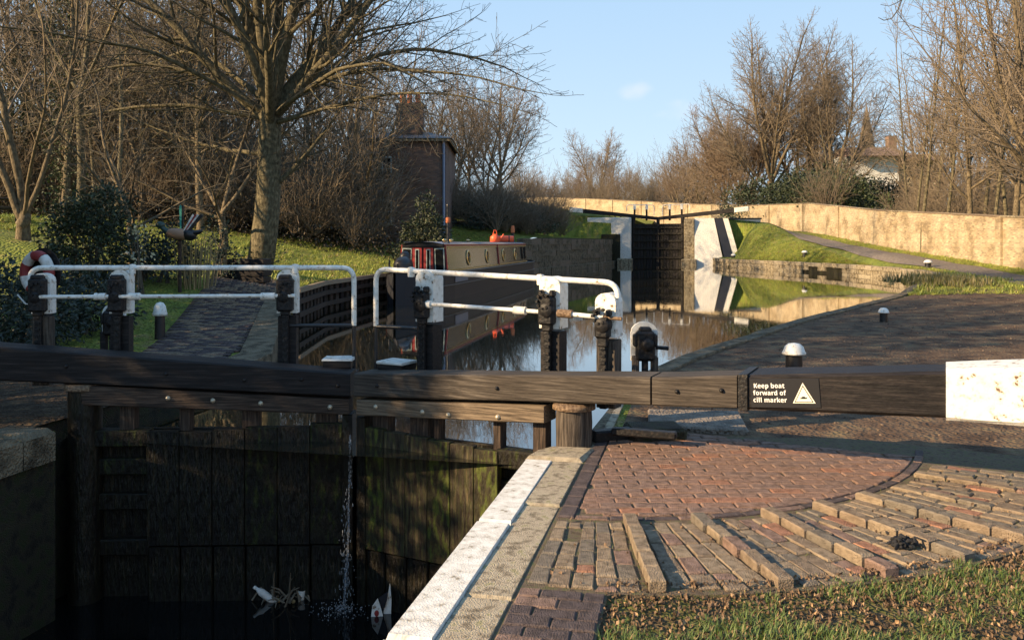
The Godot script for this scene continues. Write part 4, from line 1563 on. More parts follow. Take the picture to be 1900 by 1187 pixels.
	for s in [-1, 1]:
		b = MB.new()
		b.box(Vector3(.20 * s, 1.33, .03), Vector3(.34, .88, .05), Basis.IDENTITY, .01)
		var dr := obj("door", b, M.boat_red, t)
		for part in [["frame", .145, .74, .012, M.frame_grey, .20], ["pane", .09, .66, .016, M.window_dark, .20]]:
			b = MB.new()
			b.box(Vector3(part[5] * s, 1.36, .05 + part[3]), Vector3(part[1], part[2], .012))
			obj(part[0], b, part[4], dr)
		b = MB.new()
		b.box(Vector3(.59 * s, 1.34, .02), Vector3(.34, .84, .03), Basis(Vector3.BACK, .04 * s))
		var wf := obj("side_window", b, M.frame_grey, t)
		b = MB.new()
		b.box(Vector3(.59 * s, 1.34, .04), Vector3(.27, .76, .012), Basis(Vector3.BACK, .04 * s))
		obj("pane", b, M.window_dark, wf)
	# well deck: locker, coiled cover and red fender board
	b = MB.new()
	b.box(Vector3(0, 1.05, 2.0), Vector3(.5, .28, .5), Basis.IDENTITY, .05)
	b.ellipsoid(Vector3(-.35, 1.2, 1.1), Vector3(.32, .3, .45))
	b.ellipsoid(Vector3(-.42, 1.42, .7), Vector3(.2, .25, .2))
	obj("deck_cover", b, M.black_paint, t)
	for s in [-1, 1]:
		b = MB.new()
		b.quad(Vector3(.56 * s + .012 * s, 1.06, 2.15), Vector3(.54 * s + .012 * s, .78, 2.15), Vector3(.82 * s + .012 * s, .74, 1.35), Vector3(.84 * s + .012 * s, 1.0, 1.35)) if s > 0 else b.quad(Vector3(.84 * s + .012 * s, 1.0, 1.35), Vector3(.82 * s + .012 * s, .74, 1.35), Vector3(.54 * s + .012 * s, .78, 2.15), Vector3(.56 * s + .012 * s, 1.06, 2.15))
		obj("bow_flash", b, M.boat_red, t)
	b = MB.new()
	b.tube([Vector3(-.3, 1.1, 2.62), Vector3(-.3, 1.42, 2.62)], .03, 8)
	b.tube([Vector3(.02, 1.1, 2.75), Vector3(.02, 1.3, 2.75)], .04, 8)
	obj("bow_stud", b, M.black_paint, t)
	# tall stove chimney with a terracotta band, mushroom vents
	var on := func(x: float, z: float) -> Vector3: return t.transform * Vector3(x, 1.96, z)
	b = MB.new()
	b.lathe([Vector2(.07, 0), Vector2(.065, .05), Vector2(.05, .06), Vector2(.05, 1.3), Vector2(.06, 1.31), Vector2(.06, 1.38), Vector2(.04, 1.38)], 12)
	var ch := obj("chimney", b, M.black_paint, t)
	ch.position = Vector3(.55, 1.93, -1.2)
	b = MB.new()
	b.lathe([Vector2(.056, .72), Vector2(.085, .74), Vector2(.085, .9), Vector2(.056, .92)], 12)
	obj("band", b, M.terracotta, ch)
	for z in [-2.0, -2.9, -5.5]:
		b = MB.new()
		b.lathe([Vector2(.05, 0), Vector2(.05, .06), Vector2(.10, .07), Vector2(.09, .11), Vector2(0, .13)], 12)
		obj("mushroom_vent", b, M.brass, t).position = Vector3(.2, 1.96, z)
	b = MB.new()
	b.lathe([Vector2(.13, 0), Vector2(.12, .1), Vector2(.085, .12), Vector2(.08, .5), Vector2(.1, .52)], 12)
	ch = obj("chimney", b, M.black_paint, t)
	ch.position = Vector3(.3, 1.95, -14.6)
	b = MB.new()
	b.lathe([Vector2(.085, .5), Vector2(.11, .55), Vector2(.08, .86), Vector2(.0, .88)], 12)
	obj("pot", b, M.terracotta, ch)
	# things that stand on the roof
	var c := thing("water_can", "bright orange-red water can standing on the boat roof", "water can", on.call(.1, -11.2), 0.0)
	lathe_thing(c, "body", [Vector2(0, 0), Vector2(.24, 0), Vector2(.23, .27), Vector2(.12, .34), Vector2(.11, .4), Vector2(0, .4)], M.orange)
	b = MB.new()
	b.tube([Vector3(.2, .10, 0), Vector3(.38, .32, 0), Vector3(.42, .4, 0)], [.04, .03, .025], 8)
	b.tube([Vector3(-.10, .36, 0), Vector3(-.05, .58, 0), Vector3(.05, .58, 0), Vector3(.10, .36, 0)], .018, 6)
	obj("spout_and_handle", b, M.orange, c)
	c = thing("deck_roll", "low red bundle lying on the boat roof behind the water can", "bundle", on.call(.12, -13.2), .3)
	b = MB.new()
	b.lathe([Vector2(0, -.5), Vector2(.16, -.48), Vector2(.17, 0), Vector2(.16, .48), Vector2(0, .5)], 12, Vector3(0, .17, 0), Basis(Vector3.BACK, PI / 2))
	obj("roll", b, M.orange, c)
	b = MB.new()
	for x in [-.25, .25]: b.lathe([Vector2(.175, -.025), Vector2(.178, 0), Vector2(.175, .025)], 12, Vector3(x, .17, 0), Basis(Vector3.BACK, PI / 2))
	obj("strap", b, M.black_paint, c)


func build_left_bank() -> void:
	rng.seed = 61
	# lifebuoy on its post
	var p := spot(72, 11.3)
	var t := thing("lifebuoy", "red and white lifebuoy hung on a post among dark bushes at left", "lifebuoy", p, deg_to_rad(-12))
	var y0 := 1.34 - p.y
	var b := MB.new()
	b.box(Vector3(0, y0 * .5 - .1, -.12), Vector3(.10, y0 + .7, .10), Basis.IDENTITY, .01)
	b.lathe([Vector2(.0, 0), Vector2(.33, 0), Vector2(.34, .03), Vector2(0, .03)], 26, Vector3(0, y0, -.08), Basis(Vector3.RIGHT, PI / 2))
	obj("post_and_board", b, M.wood_black, t)
	for k in 8:
		b = MB.new()
		var pts := []
		for i in 5:
			var a := (k + i / 4.0) * TAU / 8 + .2
			pts.append(Vector3(cos(a) * .235, y0 + sin(a) * .235, .03))
		b.tube(pts, .072, 10, false)
		obj("ring_segment", b, M.lifebuoy_red if k % 2 else M.paint_white_worn, t)
	b = MB.new()
	b.tube([Vector3(-.3, y0 - .3, .1), Vector3(-.1, y0 - .42, .12), Vector3(.15, y0 - .38, .12), Vector3(.3, y0 - .2, .1)], .012, 6)
	obj("rope", b, M.paint_white_worn, t)
	# carved duck with raised wings, on a post among canes
	p = spot(333, 17.6)
	t = thing("duck_sculpture", "painted wooden duck sculpture with raised striped wings above the hedge", "sculpture", p, deg_to_rad(12))
	var h := 1.93 - p.y
	b = MB.new()
	b.tube([Vector3(0, -.1, 0), Vector3(0, h, 0)], .04, 8)
	obj("post", b, M.wood_brown, t)
	b = MB.new()
	b.ellipsoid(Vector3(-.02, h, 0), Vector3(.30, .125, .14), Basis(Vector3.BACK, -.12))
	obj("breast", b, M.duck_tan, t)
	b = MB.new()
	b.ellipsoid(Vector3(.20, h - .01, 0), Vector3(.16, .13, .135), Basis(Vector3.BACK, -.2))
	b.ellipsoid(Vector3(.36, h + .03, 0), Vector3(.14, .05, .09), Basis(Vector3.BACK, .35))
	obj("tail", b, M.black_paint, t)
	b = MB.new()
	b.tube([Vector3(-.22, h + .02, 0), Vector3(-.33, h + .10, 0), Vector3(-.40, h + .17, 0)], [.09, .06, .05], 10)
	b.ellipsoid(Vector3(-.41, h + .19, 0), Vector3(.10, .08, .075))
	obj("head", b, M.duck_green, t)
	b = MB.new()
	b.ellipsoid(Vector3(-.54, h + .17, 0), Vector3(.09, .022, .045))
	obj("beak", b, M.boat_yellow, t)
	for s in [-1, 1]:
		var x0: float = .10 if s > 0 else -.02
		var lean: float = .20 if s > 0 else -.02
		for q in ([["feather", 0, .055, M.duck_teal], ["feather", .055, .05, M.black_paint]] if s < 0 else [["feather", -.02, .05, M.paint_white_worn], ["feather", .03, .05, M.lifebuoy_red], ["feather", .08, .05, M.paint_white_worn], ["feather", .13, .09, M.black_paint]]):
			b = MB.new()
			var tall: float = .62 if s < 0 else .42
			var poly := PackedVector2Array([Vector2(x0 + q[1] * .5, h + .05), Vector2(x0 + (q[1] + q[2]) * .6, h + .05), Vector2(x0 + q[1] + q[2] + lean, h + tall - .04), Vector2(x0 + q[1] + q[2] * .5 + lean, h + tall), Vector2(x0 + q[1] + lean, h + tall - .03)])
			b.extrude(poly, .07 * s - .012, .07 * s + .012)
			obj("feather", b, q[3], t)
	# clump of upright canes below it
	t = thing("cane_clump", "clump of upright yellowish canes standing under the duck sculpture", "canes", spot(362, 18.2))
	b = MB.new()
	for k in 34:
		var q := Vector3(rng.randf_range(-.38, .38), 0, rng.randf_range(-.3, .3))
		var top := q * 1.5 + Vector3(rng.randf_range(-.1, .1), rng.randf_range(.8, 1.25), 0)
		b.tube([q + Vector3(0, -.1, 0), q.lerp(top, .5) + Vector3(rng.randf_range(-.04, .04), 0, 0), top], [.016, .014, .008], 5, false)
	obj("canes", b, M.twig_straw, t)
	# dark planter, picnic table, tall green drum far back
	t = thing("planter_box", "low dark timber planter box beside the foot of the big tree", "planter", spot(462, 20.5), deg_to_rad(8))
	for k in 4:
		b = MB.new()
		b.box(Vector3(0, .08 + k * .145, .0), Vector3(.92, .135, .5), Basis.IDENTITY, .01)
		obj("board", b, M.wood_black, t)
	t = thing("picnic_table", "weathered picnic table on the lawn at the left edge", "picnic table", spot(-5, 27), deg_to_rad(35))
	for k in 5:
		b = MB.new()
		b.box(Vector3(0, .75, -.32 + k * .16), Vector3(1.8, .05, .145), Basis.IDENTITY, .006)
		obj("top_board", b, M.wood_grey, t)
	for s in [-1, 1]:
		b = MB.new()
		b.box(Vector3(0, .45, .72 * s), Vector3(1.8, .05, .26), Basis.IDENTITY, .006)
		obj("seat", b, M.wood_grey, t)
		for e in [-1, 1]:
			b = MB.new()
			b.box(Vector3(.6 * e, .36, .42 * s), Vector3(.05, .84, .1), Basis(Vector3.RIGHT, -.5 * s), .004)
			obj("leg", b, M.wood_grey, t)
	t = thing("green_drum", "green and white painted drum hung between two stakes across the lawn", "drum", spot(86, 52))
	b = MB.new()
	b.lathe([Vector2(0, .7), Vector2(.36, .7), Vector2(.38, 1.9), Vector2(0, 1.92)], 16)
	obj("body", b, M.drum_green, t)
	b = MB.new()
	b.lathe([Vector2(.385, 1.55), Vector2(.39, 1.58), Vector2(.39, 1.94), Vector2(0, 1.97)], 16)
	obj("lid", b, M.frame_grey, t)
	b = MB.new()
	for s in [-1, 1]: b.tube([Vector3(.7 * s, -.1, 0), Vector3(.5 * s, 1.5, 0)], .07, 6)
	obj("stake", b, M.bark_brown, t)


func build_house() -> void:
	var t := thing("brick_house", "dark brick lock keeper's house with tall chimney behind the boat", "house", Vector3(-14.75, 2.3, -37.3), deg_to_rad(12.5))
	var b := MB.new()
	# local x to the right along the front, which faces us (+z)
	var w := 4.7
	var dp := 7.5
	var h := 5.25
	b.box(Vector3(0, h * .5 - .6, -dp / 2), Vector3(w, h + 1.2, dp))
	obj("wall", b, M.wall_house, t)
	b = MB.new()
	var o := .35
	var e := h + .02
	var c := [Vector3(-w / 2 - o, e, o), Vector3(w / 2 + o, e, o), Vector3(w / 2 + o, e, -dp - o), Vector3(-w / 2 - o, e, -dp - o)]
	var r1 := Vector3(-w / 2 + 2.0, e + 1.0, -dp / 2)
	var r2 := Vector3(w / 2 - 2.0, e + 1.0, -dp / 2)
	b.quad(c[0], c[1], r2, r1)
	b.tri(c[1], c[2], r2)
	b.quad(c[2], c[3], r1, r2)
	b.tri(c[3], c[0], r1)
	b.quad(c[3], c[2], c[1], c[0])
	var roof := obj("roof", b, M.slate, t)
	b = MB.new()
	b.box(Vector3(0, h - .06, .22), Vector3(w + .6, .14, .12))
	b.box(Vector3(w / 2 + .25, h - .06, -dp / 2), Vector3(.12, .14, dp + .5))
	obj("gutter", b, M.stone_bank, t)
	b = MB.new()
	b.box(Vector3(.15, e + 1.1, -1.6), Vector3(1.55, 2.2, .9))
	b.box(Vector3(.15, e + 2.1, -1.6), Vector3(1.7, .14, 1.05))
	var cs := obj("chimney", b, M.wall_house, roof)
	for x in [-.3, .12, .6]:
		b = MB.new()
		b.lathe([Vector2(.15, 0), Vector2(.13, .35), Vector2(.16, .4), Vector2(.15, .62), Vector2(.10, .62)], 12, Vector3(x, e + 2.17, -1.6))
		obj("chimney_pot", b, M.terracotta, roof)
	b = MB.new()
	b.tube([Vector3(w / 2 - .12, -.2, .09), Vector3(w / 2 - .12, h - .1, .09)], .075, 8)
	obj("downpipe", b, M.pipe_blue, t)
	for q in [[-1.2, 3.6], [-1.2, 1.2]]:
		b = MB.new()
		b.box(Vector3(q[0], q[1], .01), Vector3(1.0, 1.35, .06), Basis.IDENTITY, .01)
		var wn := obj("window", b, M.frame_grey, t)
		for s in [[-.235, .31], [.235, .31], [-.235, -.31], [.235, -.31]]:
			b = MB.new()
			b.box(Vector3(q[0] + s[0], q[1] + s[1], .045), Vector3(.40, .56, .012))
			obj("pane", b, M.window_dark, wn)
		b = MB.new()
		b.box(Vector3(q[0], q[1] - .74, .05), Vector3(1.2, .1, .16), Basis.IDENTITY, .01)
		obj("sill", b, M.stone_bank, wn)


func build_upper_lock() -> void:
	# white walls on either side of the upper gates
	var t := thing("lock_wall", "white painted left wing wall of the upper lock, with dark recess", "wall")
	var b := MB.new()
	b.box(Vector3(-5.35, 1.7, -68.3), Vector3(1.75, 4.6, .9), Basis.IDENTITY, .04)
	b.box(Vector3(-7.3, 3.25, -68.4), Vector3(2.2, 1.5, .9), Basis.IDENTITY, .04)
	obj("wing_wall", b, M.paint_white_worn, t)
	b = MB.new()
	b.box(Vector3(-6.25, .9, -67.9), Vector3(1.7, 3.2, .4), Basis.IDENTITY, .04)
	b.box(Vector3(-4.52, 1.7, -71), Vector3(.1, 4.4, 4.8))
	obj("dark_recess", b, M.stone_wet, t)
	b = MB.new()
	b.box(Vector3(-4.95, -.1, -67.3), Vector3(1.3, .9, 1.2), Basis.IDENTITY, .05)
	obj("footing", b, M.stone_bank, t)
	t = thing("lock_wall", "right wall of the upper lock with striped white sloping buttress", "wall")
	b = MB.new()
	b.box(Vector3(.62, 1.55, -68.6), Vector3(.9, 4.6, 1.3), Basis.IDENTITY, .04)
	b.box(Vector3(.62, -.1, -67.6), Vector3(1.3, .8, 1.4), Basis.IDENTITY, .05)
	obj("quoin", b, M.stone_bank, t)
	for q in [["white_buttress", 1.08, 2.75, 1.08, 3.60, M.paint_white_worn, 0.0], ["black_stripe", 2.78, 3.45, 3.78, 4.55, M.black_paint, -.05], ["white_stripe", 3.48, 3.95, 4.58, 5.05, M.paint_white_worn, -.1]]:
		b = MB.new()
		# battered face: wider and further out at the foot
		var zt: float = -68.4 + q[6]
		var zb: float = -67.3 + q[6]
		b.hexa([Vector3(q[3], -.3, zb), Vector3(q[4], -.3, zb), Vector3(q[4], -.3, -70), Vector3(q[3], -.3, -70), Vector3(q[1], 3.92, zt), Vector3(q[2], 3.92, zt), Vector3(q[2], 3.92, -70), Vector3(q[1], 3.92, -70)])
		obj(q[0], b, q[5], t)
	b = MB.new()
	b.box(Vector3(5.4, 3.3, -69.3), Vector3(2.7, 1.0, .5), Basis.IDENTITY, .03)
	obj("low_white_wall", b, M.paint_white_worn, t)
	b = MB.new()
	b.box(Vector3(5.35, 3.86, -69.3), Vector3(3.0, .12, .6), Basis.IDENTITY, .02)
	obj("black_coping", b, M.black_paint, t)
	# its bottom gates
	for left in [true, false]:
		var hx := -4.35 if left else .05
		var s := 1.0 if left else -1.0
		t = thing("lock_gate", "distant left gate of the upper lock, white-tipped beam over the left wall" if left else "distant right gate of the upper lock, white-tipped beam over the striped buttress", "lock gate", Vector3(hx, 0, -68.95), deg_to_rad(14.0 * s))
		# local x runs towards the mitre for the left leaf, away from it for the right one
		for k in 8:
			b = MB.new()
			b.box(Vector3(s * (.25 + k * .27), 1.35, 0), Vector3(.255, 4.2, .16), Basis.IDENTITY, .012)
			obj("plank", b, M.wood_black if k % 3 else M.plank_wet_shaded, t)
		for y in [.4, 1.2, 1.9, 2.55, 3.1]:
			b = MB.new()
			b.box(Vector3(s * 1.15, y, .14), Vector3(2.3, .2, .14), Basis.IDENTITY, .015)
			obj("cross_rail", b, M.plank_wet_shaded, t)
		b = MB.new()
		b.box(Vector3(s * 2.22, 1.5, .06), Vector3(.2, 4.6, .26), Basis.IDENTITY, .015)
		obj("mitre_post", b, M.wood_black, t)
		b = MB.new()
		b.lathe([Vector2(.18, -.6), Vector2(.18, 4.0)], 12)
		obj("heel_post", b, M.wood_black, t)
		b = MB.new()
		timber(b, minf(s * 2.3, s * -4.6), maxf(s * 2.3, s * -4.6), -.2, .18, [3.78, 4.06] if left == false else [4.42, 4.8], [4.42, 4.8] if left == false else [3.78, 4.06], .02)
		if not left:
			b = MB.new()
			timber(b, -2.3, 4.6, -.2, .18, [3.78, 4.06], [4.36, 4.74], .02)
		obj("balance_beam", b, M.wood_black, t)
		b = MB.new()
		if left: timber(b, -5.75, -4.58, -.22, .2, [4.52, 4.94], [4.41, 4.82], .02)
		else: timber(b, 4.58, 5.75, -.22, .2, [4.35, 4.76], [4.46, 4.88], .02)
		obj("white_tip", b, M.paint_white, t)
		for x in [.2, 1.3]:
			b = MB.new()
			b.box(Vector3(s * x, 4.3, -.4), Vector3(.16, 1.1, .16), Basis.IDENTITY, .02)
			obj("paddle_post", b, M.wood_black, t)
			b = MB.new()
			headed(b, s * x, .22, 4.75, 5.25, -.5, -.28)
			obj("white_head", b, M.paint_white, t)
		b = MB.new()
		b.tube(bent([Vector3(s * 2.0, 4.2, -.5), Vector3(s * 2.0, 5.15, -.5), Vector3(s * -.5, 5.2, -.5), Vector3(s * -.5, 4.6, -.5)], .2), .035, 6)
		obj("handrail", b, M.paint_white, t)
	# fence posts on the left side of the upper lock
	var post: Node3D = null
	for k in 9:
		var x := -5.6 - k * .52
		if post == null:
			post = thing("fence_post", "short fence post on the skyline, first leftwards from the upper gate", "fence post", Vector3(x, 3.7, -70.5), 0.0, "fence posts left of the upper lock")
			b = MB.new()
			b.box(Vector3(0, .35, 0), Vector3(.12, .9, .12), Basis.IDENTITY, .015)
			obj("shaft", b, M.wood_brown, post)
		else: dup(post, Vector3(x, 3.7 + .05 * sin(k * 2.0), -70.5), 0.0, 1.0, "short fence post on the skyline, %s leftwards from the upper gate" % NTH[k])


func build_boundary() -> void:
	rng.seed = 71
	var t := thing("boundary_wall", "long curved yellow brick wall behind the right bank, brightly sunlit", "wall")
	var high := func(z: float) -> float: return 2.4
	var pts := []
	for i in BOUNDARY.size() - 1:
		var a := Vector2(BOUNDARY[i][0], BOUNDARY[i][1])
		var c := Vector2(BOUNDARY[i + 1][0], BOUNDARY[i + 1][1])
		var n := maxi(1, int(a.distance_to(c) / 1.5))
		for k in n: pts.append(a.lerp(c, float(k) / n))
	var b := MB.new()
	for i in pts.size() - 1:
		var a: Vector2 = pts[i]
		var c: Vector2 = pts[i + 1]
		var o := Vector2(-(c - a).y, (c - a).x).normalized() * .16
		var q := []
		for k in [[a, -1], [c, -1], [c, 1], [a, 1]]: q.append(k[0] + o * k[1])
		var ya := field(a.y)
		var yc := field(c.y)
		var ha: float = high.call(a.y)
		var hc: float = high.call(c.y)
		var low := [Vector3(q[0].x, ya - 1.2, q[0].y), Vector3(q[3].x, ya - 1.2, q[3].y), Vector3(q[2].x, yc - 1.2, q[2].y), Vector3(q[1].x, yc - 1.2, q[1].y)]
		var up := [Vector3(q[0].x, ya + ha, q[0].y), Vector3(q[3].x, ya + ha, q[3].y), Vector3(q[2].x, yc + hc, q[2].y), Vector3(q[1].x, yc + hc, q[1].y)]
		if (low[1] - low[0]).cross(low[2] - low[0]).y < 0:
			low.reverse(); up.reverse()
		b.hexa(low + up)
		var mid := (a + c) * .5
		var d := Vector3(c.x - a.x, yc - ya + hc - ha, c.y - a.y)
		var cap := MB.new()
		cap.box(Vector3(mid.x, (ya + yc + ha + hc) * .5 + .035 + rng.randf_range(-.012, .012), mid.y), Vector3(.40, .09, d.length() - .012), Basis.looking_at(d.normalized(), Vector3.UP), .02)
		piece("coping_stone", i, cap.mesh(), [M.brick_tan, M.brick_brown, M.stone_bank][rng.randi() % 3], t)
	obj("brickwork", b, M.wall_stock, t)
	var k := 0
	for i in range(8, pts.size() - 1, 5):
		var a: Vector2 = pts[i]
		if a.y > -60.0 and i % 3: continue
		var d: Vector2 = (pts[i + 1] - a).normalized()
		var o := Vector2(d.y, -d.x) * .2
		b = MB.new()
		b.box(Vector3(a.x, field(a.y) + .75, a.y) + Vector3(o.x, 0, o.y) * (1.0 if o.x < 0 else -1.0), Vector3(.16, 3.3, .5), Basis(Vector3.UP, atan2(d.x, d.y)))
		piece("pier", k, b.mesh(), M.wall_stock, t)
		k += 1
	# white building and church beyond the wall
	t = thing("white_building", "low white building with tiled roofs seen between trees beyond the wall", "building", Vector3(22.6, 8.6, -121.0), deg_to_rad(12.5))
	b = MB.new()
	b.box(Vector3(3.0, -.8, -3), Vector3(8.6, 12.6, 6))
	obj("white_front", b, M.paint_white, t)
	b = MB.new()
	b.box(Vector3(10.5, -1.0, -4), Vector3(7, 12.2, 7))
	obj("side_wing", b, M.wall_stock, t)
	for q in [[4.2, 6.0, -4.5, 9.0, 1.2], [11, 5.4, -5, 8, .8]]:
		b = MB.new()
		b.hexa([Vector3(q[0] - q[3] / 2, q[1] - .5, 2), Vector3(q[0] + q[3] / 2, q[1] - .5, 2), Vector3(q[0] + q[3] / 2, q[1] - .5, -9), Vector3(q[0] - q[3] / 2, q[1] - .5, -9), Vector3(q[0] - q[3] / 2 + .8, q[1] + q[4], -3), Vector3(q[0] + q[3] / 2 - .8, q[1] + q[4], -3), Vector3(q[0] + q[3] / 2 - .8, q[1] + q[4], -5), Vector3(q[0] - q[3] / 2 + .8, q[1] + q[4], -5)])
		obj("roof", b, M.roof_tile, t)
	b = MB.new()
	b.box(Vector3(8.0, 7.4, -4), Vector3(1.2, 3.2, 1.2))
	obj("chimney", b, M.roof_tile, t)
	t = thing("church", "distant church with a slender brown spire beyond the white building", "church", Vector3(66.5, 10, -344), deg_to_rad(12))
	b = MB.new()
	b.box(Vector3(0, 13, 0), Vector3(6.4, 26, 6.4))
	obj("tower", b, M.brick_brown, t)
	b = MB.new()
	b.lathe([Vector2(3.9, 26), Vector2(1.9, 37), Vector2(.1, 46)], 8)
	obj("spire", b, M.brick_brown, t)
	b = MB.new()
	b.extrude(PackedVector2Array([Vector2(-9, 0), Vector2(9, 0), Vector2(9, 18), Vector2(0, 27), Vector2(-9, 18)]), -32, -3.3)
	obj("nave", b, M.roof_tile, t)


func build_lock_water() -> void:
	rng.seed = 81
	# leak between the mitre posts: a broken fall of water and its splash
	var drop: ArrayMesh
	var t := thing("leaking_water", "thin white fall of water leaking between the two gates", "water jet", Vector3(-1.99, LOWER, -.44))
	var xs := []
	for k in 200:
		var f := pow(rng.randf(), .85)
		var y := 1.62 * (1.0 - f)
		var wdt := lerpf(.008, .05, f)
		var at := Vector3(rng.randfn() * wdt + .02 * sin(f * 9.0), y, rng.randfn() * .02 + f * .12)
		xs.append(Transform3D(Basis.IDENTITY.scaled(Vector3(rng.randf_range(.4, 1.2), rng.randf_range(.8, 3.2), rng.randf_range(.4, 1.2))), at))
	var b := MB.new()
	b.ellipsoid(Vector3.ZERO, Vector3(.0042, .007, .0042), Basis.IDENTITY, 6, 4)
	drop = b.mesh()
	multi("droplets", drop, M.foam, xs, [], t)
	for k in 2:
		b = MB.new()
		var line := []
		var rad := []
		for i in 24:
			var f := i / 23.0
			line.append(Vector3(.012 * sin(f * 11.0 + k * 2.1) * f + (k - 1) * .016 * f, 1.64 * (1.0 - f), .02 * k - .02 + f * f * .12))
			rad.append((.005 + .010 * f) * (.75 + .35 * sin(f * (19.0 + 5 * k) + k)))
		b.tube(line, rad, 7, false)
		obj("jet", b, M.leak, t)
	xs = []
	for k in 170:
		var r := absf(rng.randfn()) * .12
		var a := rng.randf() * TAU
		xs.append(Transform3D(Basis.IDENTITY.scaled(Vector3(rng.randf_range(.5, 1.6), rng.randf_range(.3, 1.2), rng.randf_range(.5, 1.6))), Vector3(cos(a) * r * 1.5 - .02, absf(rng.randfn()) * .05 * maxf(.1, 1 - r * 3), .16 + sin(a) * r)))
	multi("splash", drop, M.foam, xs, [], t)
	# torn carton
	t = thing("floating_carton", "torn white carton standing upright in the dark lock water", "carton", Vector3(-1.60, LOWER, -.28), .3)
	b = MB.new()
	b.extrude(PackedVector2Array([Vector2(-.10, -.02), Vector2(.02, -.03), Vector2(.0, .06), Vector2(-.035, .17), Vector2(-.085, .10)]), .0, .006)
	obj("left_flap", b, M.paint_white, t)
	b = MB.new()
	b.extrude(PackedVector2Array([Vector2(.01, -.03), Vector2(.085, -.01), Vector2(.09, .14), Vector2(.075, .29), Vector2(.045, .12), Vector2(.02, .05)]), -.05, -.044)
	obj("right_flap", b, M.paint_white, t)
	b = MB.new()
	b.extrude(PackedVector2Array([Vector2(-.03, .16), Vector2(.0, .05), Vector2(.03, .07), Vector2(.045, .13), Vector2(.06, .22)]), -.03, -.024)
	obj("blue_inside", b, M.hull_blue, t)
	b = MB.new()
	b.ellipsoid(Vector3(-.045, .03, .007), Vector3(.022, .03, .004))
	obj("red_mark", b, M.boat_red, t)
	# two bottles and a drift of sticks
	for q in [[-2.83, -.34, 1.0, "pale plastic bottle afloat left of the drift of sticks"], [-2.50, -.46, .8, "small white cup afloat right of the drift of sticks"]]:
		t = thing("floating_bottle" if q[2] > .9 else "floating_cup", q[3], "bottle" if q[2] > .9 else "cup", Vector3(q[0], LOWER, q[1]), q[0])
		if q[2] > .9:
			b = MB.new()
			b.lathe([Vector2(0, -.13), Vector2(.035, -.125), Vector2(.036, .05), Vector2(.015, .10), Vector2(.015, .125), Vector2(0, .125)], 12, Vector3(0, .06, 0), Basis(Vector3.BACK, -.9))
			obj("body", b, M.paint_white_worn, t)
			b = MB.new()
			b.lathe([Vector2(.017, .118), Vector2(.017, .14), Vector2(0, .14)], 10, Vector3(0, .06, 0), Basis(Vector3.BACK, -.9))
			obj("cap", b, M.paint_white, t)
		else:
			lathe_thing(t, "body", [Vector2(0, .0), Vector2(.028, .0), Vector2(.038, .09), Vector2(.034, .09), Vector2(.026, .01)], M.paint_white)
	t = thing("stick_drift", "tangle of dark sticks and debris floating in front of the left gate", "driftwood", Vector3(-2.66, LOWER, -.42))
	b = MB.new()
	for k in 46:
		var a := rng.randf() * TAU
		var q := Vector3(rng.randfn() * .12, rng.randf_range(-.02, .04), rng.randfn() * .10)
		var e := q + Vector3(cos(a) * .16, rng.randf_range(.0, .34) * rng.randf(), sin(a) * .14)
		b.tube([q, q.lerp(e, .5) + Vector3(0, .03, 0), e], [.011, .009, .004], 5, false)
	obj("sticks", b, M.twig_brown, t)
	b = MB.new()
	for k in 7: b.ellipsoid(Vector3(rng.randfn() * .1, .02, rng.randfn() * .08), Vector3(rng.randf_range(.01, .03), .02, rng.randf_range(.01, .03)), Basis.IDENTITY, 8, 5)
	obj("litter", b, M.twig_straw, t)


func build_small() -> void:
	rng.seed = 91
	var t := thing("black_rag", "small crumpled black rag lying between raised brick ribs", "rag", Vector3(2.42, .03, 2.02))
	var b := MB.new()
	for k in 70: b.ellipsoid(Vector3(rng.randfn() * .04, .012 + absf(rng.randfn()) * .022, rng.randfn() * .03), Vector3(rng.randf_range(.006, .022), rng.randf_range(.003, .009), rng.randf_range(.006, .03)), any_turn(), 6, 4)
	obj("folds", b, M.rag, t)
	t = thing("orange_leaf", "single bright orange scrap on the rough paving beside the rag", "leaf", Vector3(2.64, .045, 1.98), .6)
	b = MB.new()
	b.tri(Vector3(-.03, 0, 0), Vector3(0, .004, .022), Vector3(.035, .012, -.004))
	b.tri(Vector3(-.03, 0, 0), Vector3(.035, .012, -.004), Vector3(.0, .006, -.024))
	obj("blade", b, M.terracotta, t)


# ---------------------------------------------------------------- plants
func blade_mesh() -> ArrayMesh:
	var b := MB.new()
	b.quad(Vector3(-.0022, 0, 0), Vector3(.0022, 0, 0), Vector3(.0016, .026, .004), Vector3(-.0016, .026, .004))
	b.tri(Vector3(-.0016, .026, .004), Vector3(.0016, .026, .004), Vector3(0, .046, .016))
	return b.mesh()


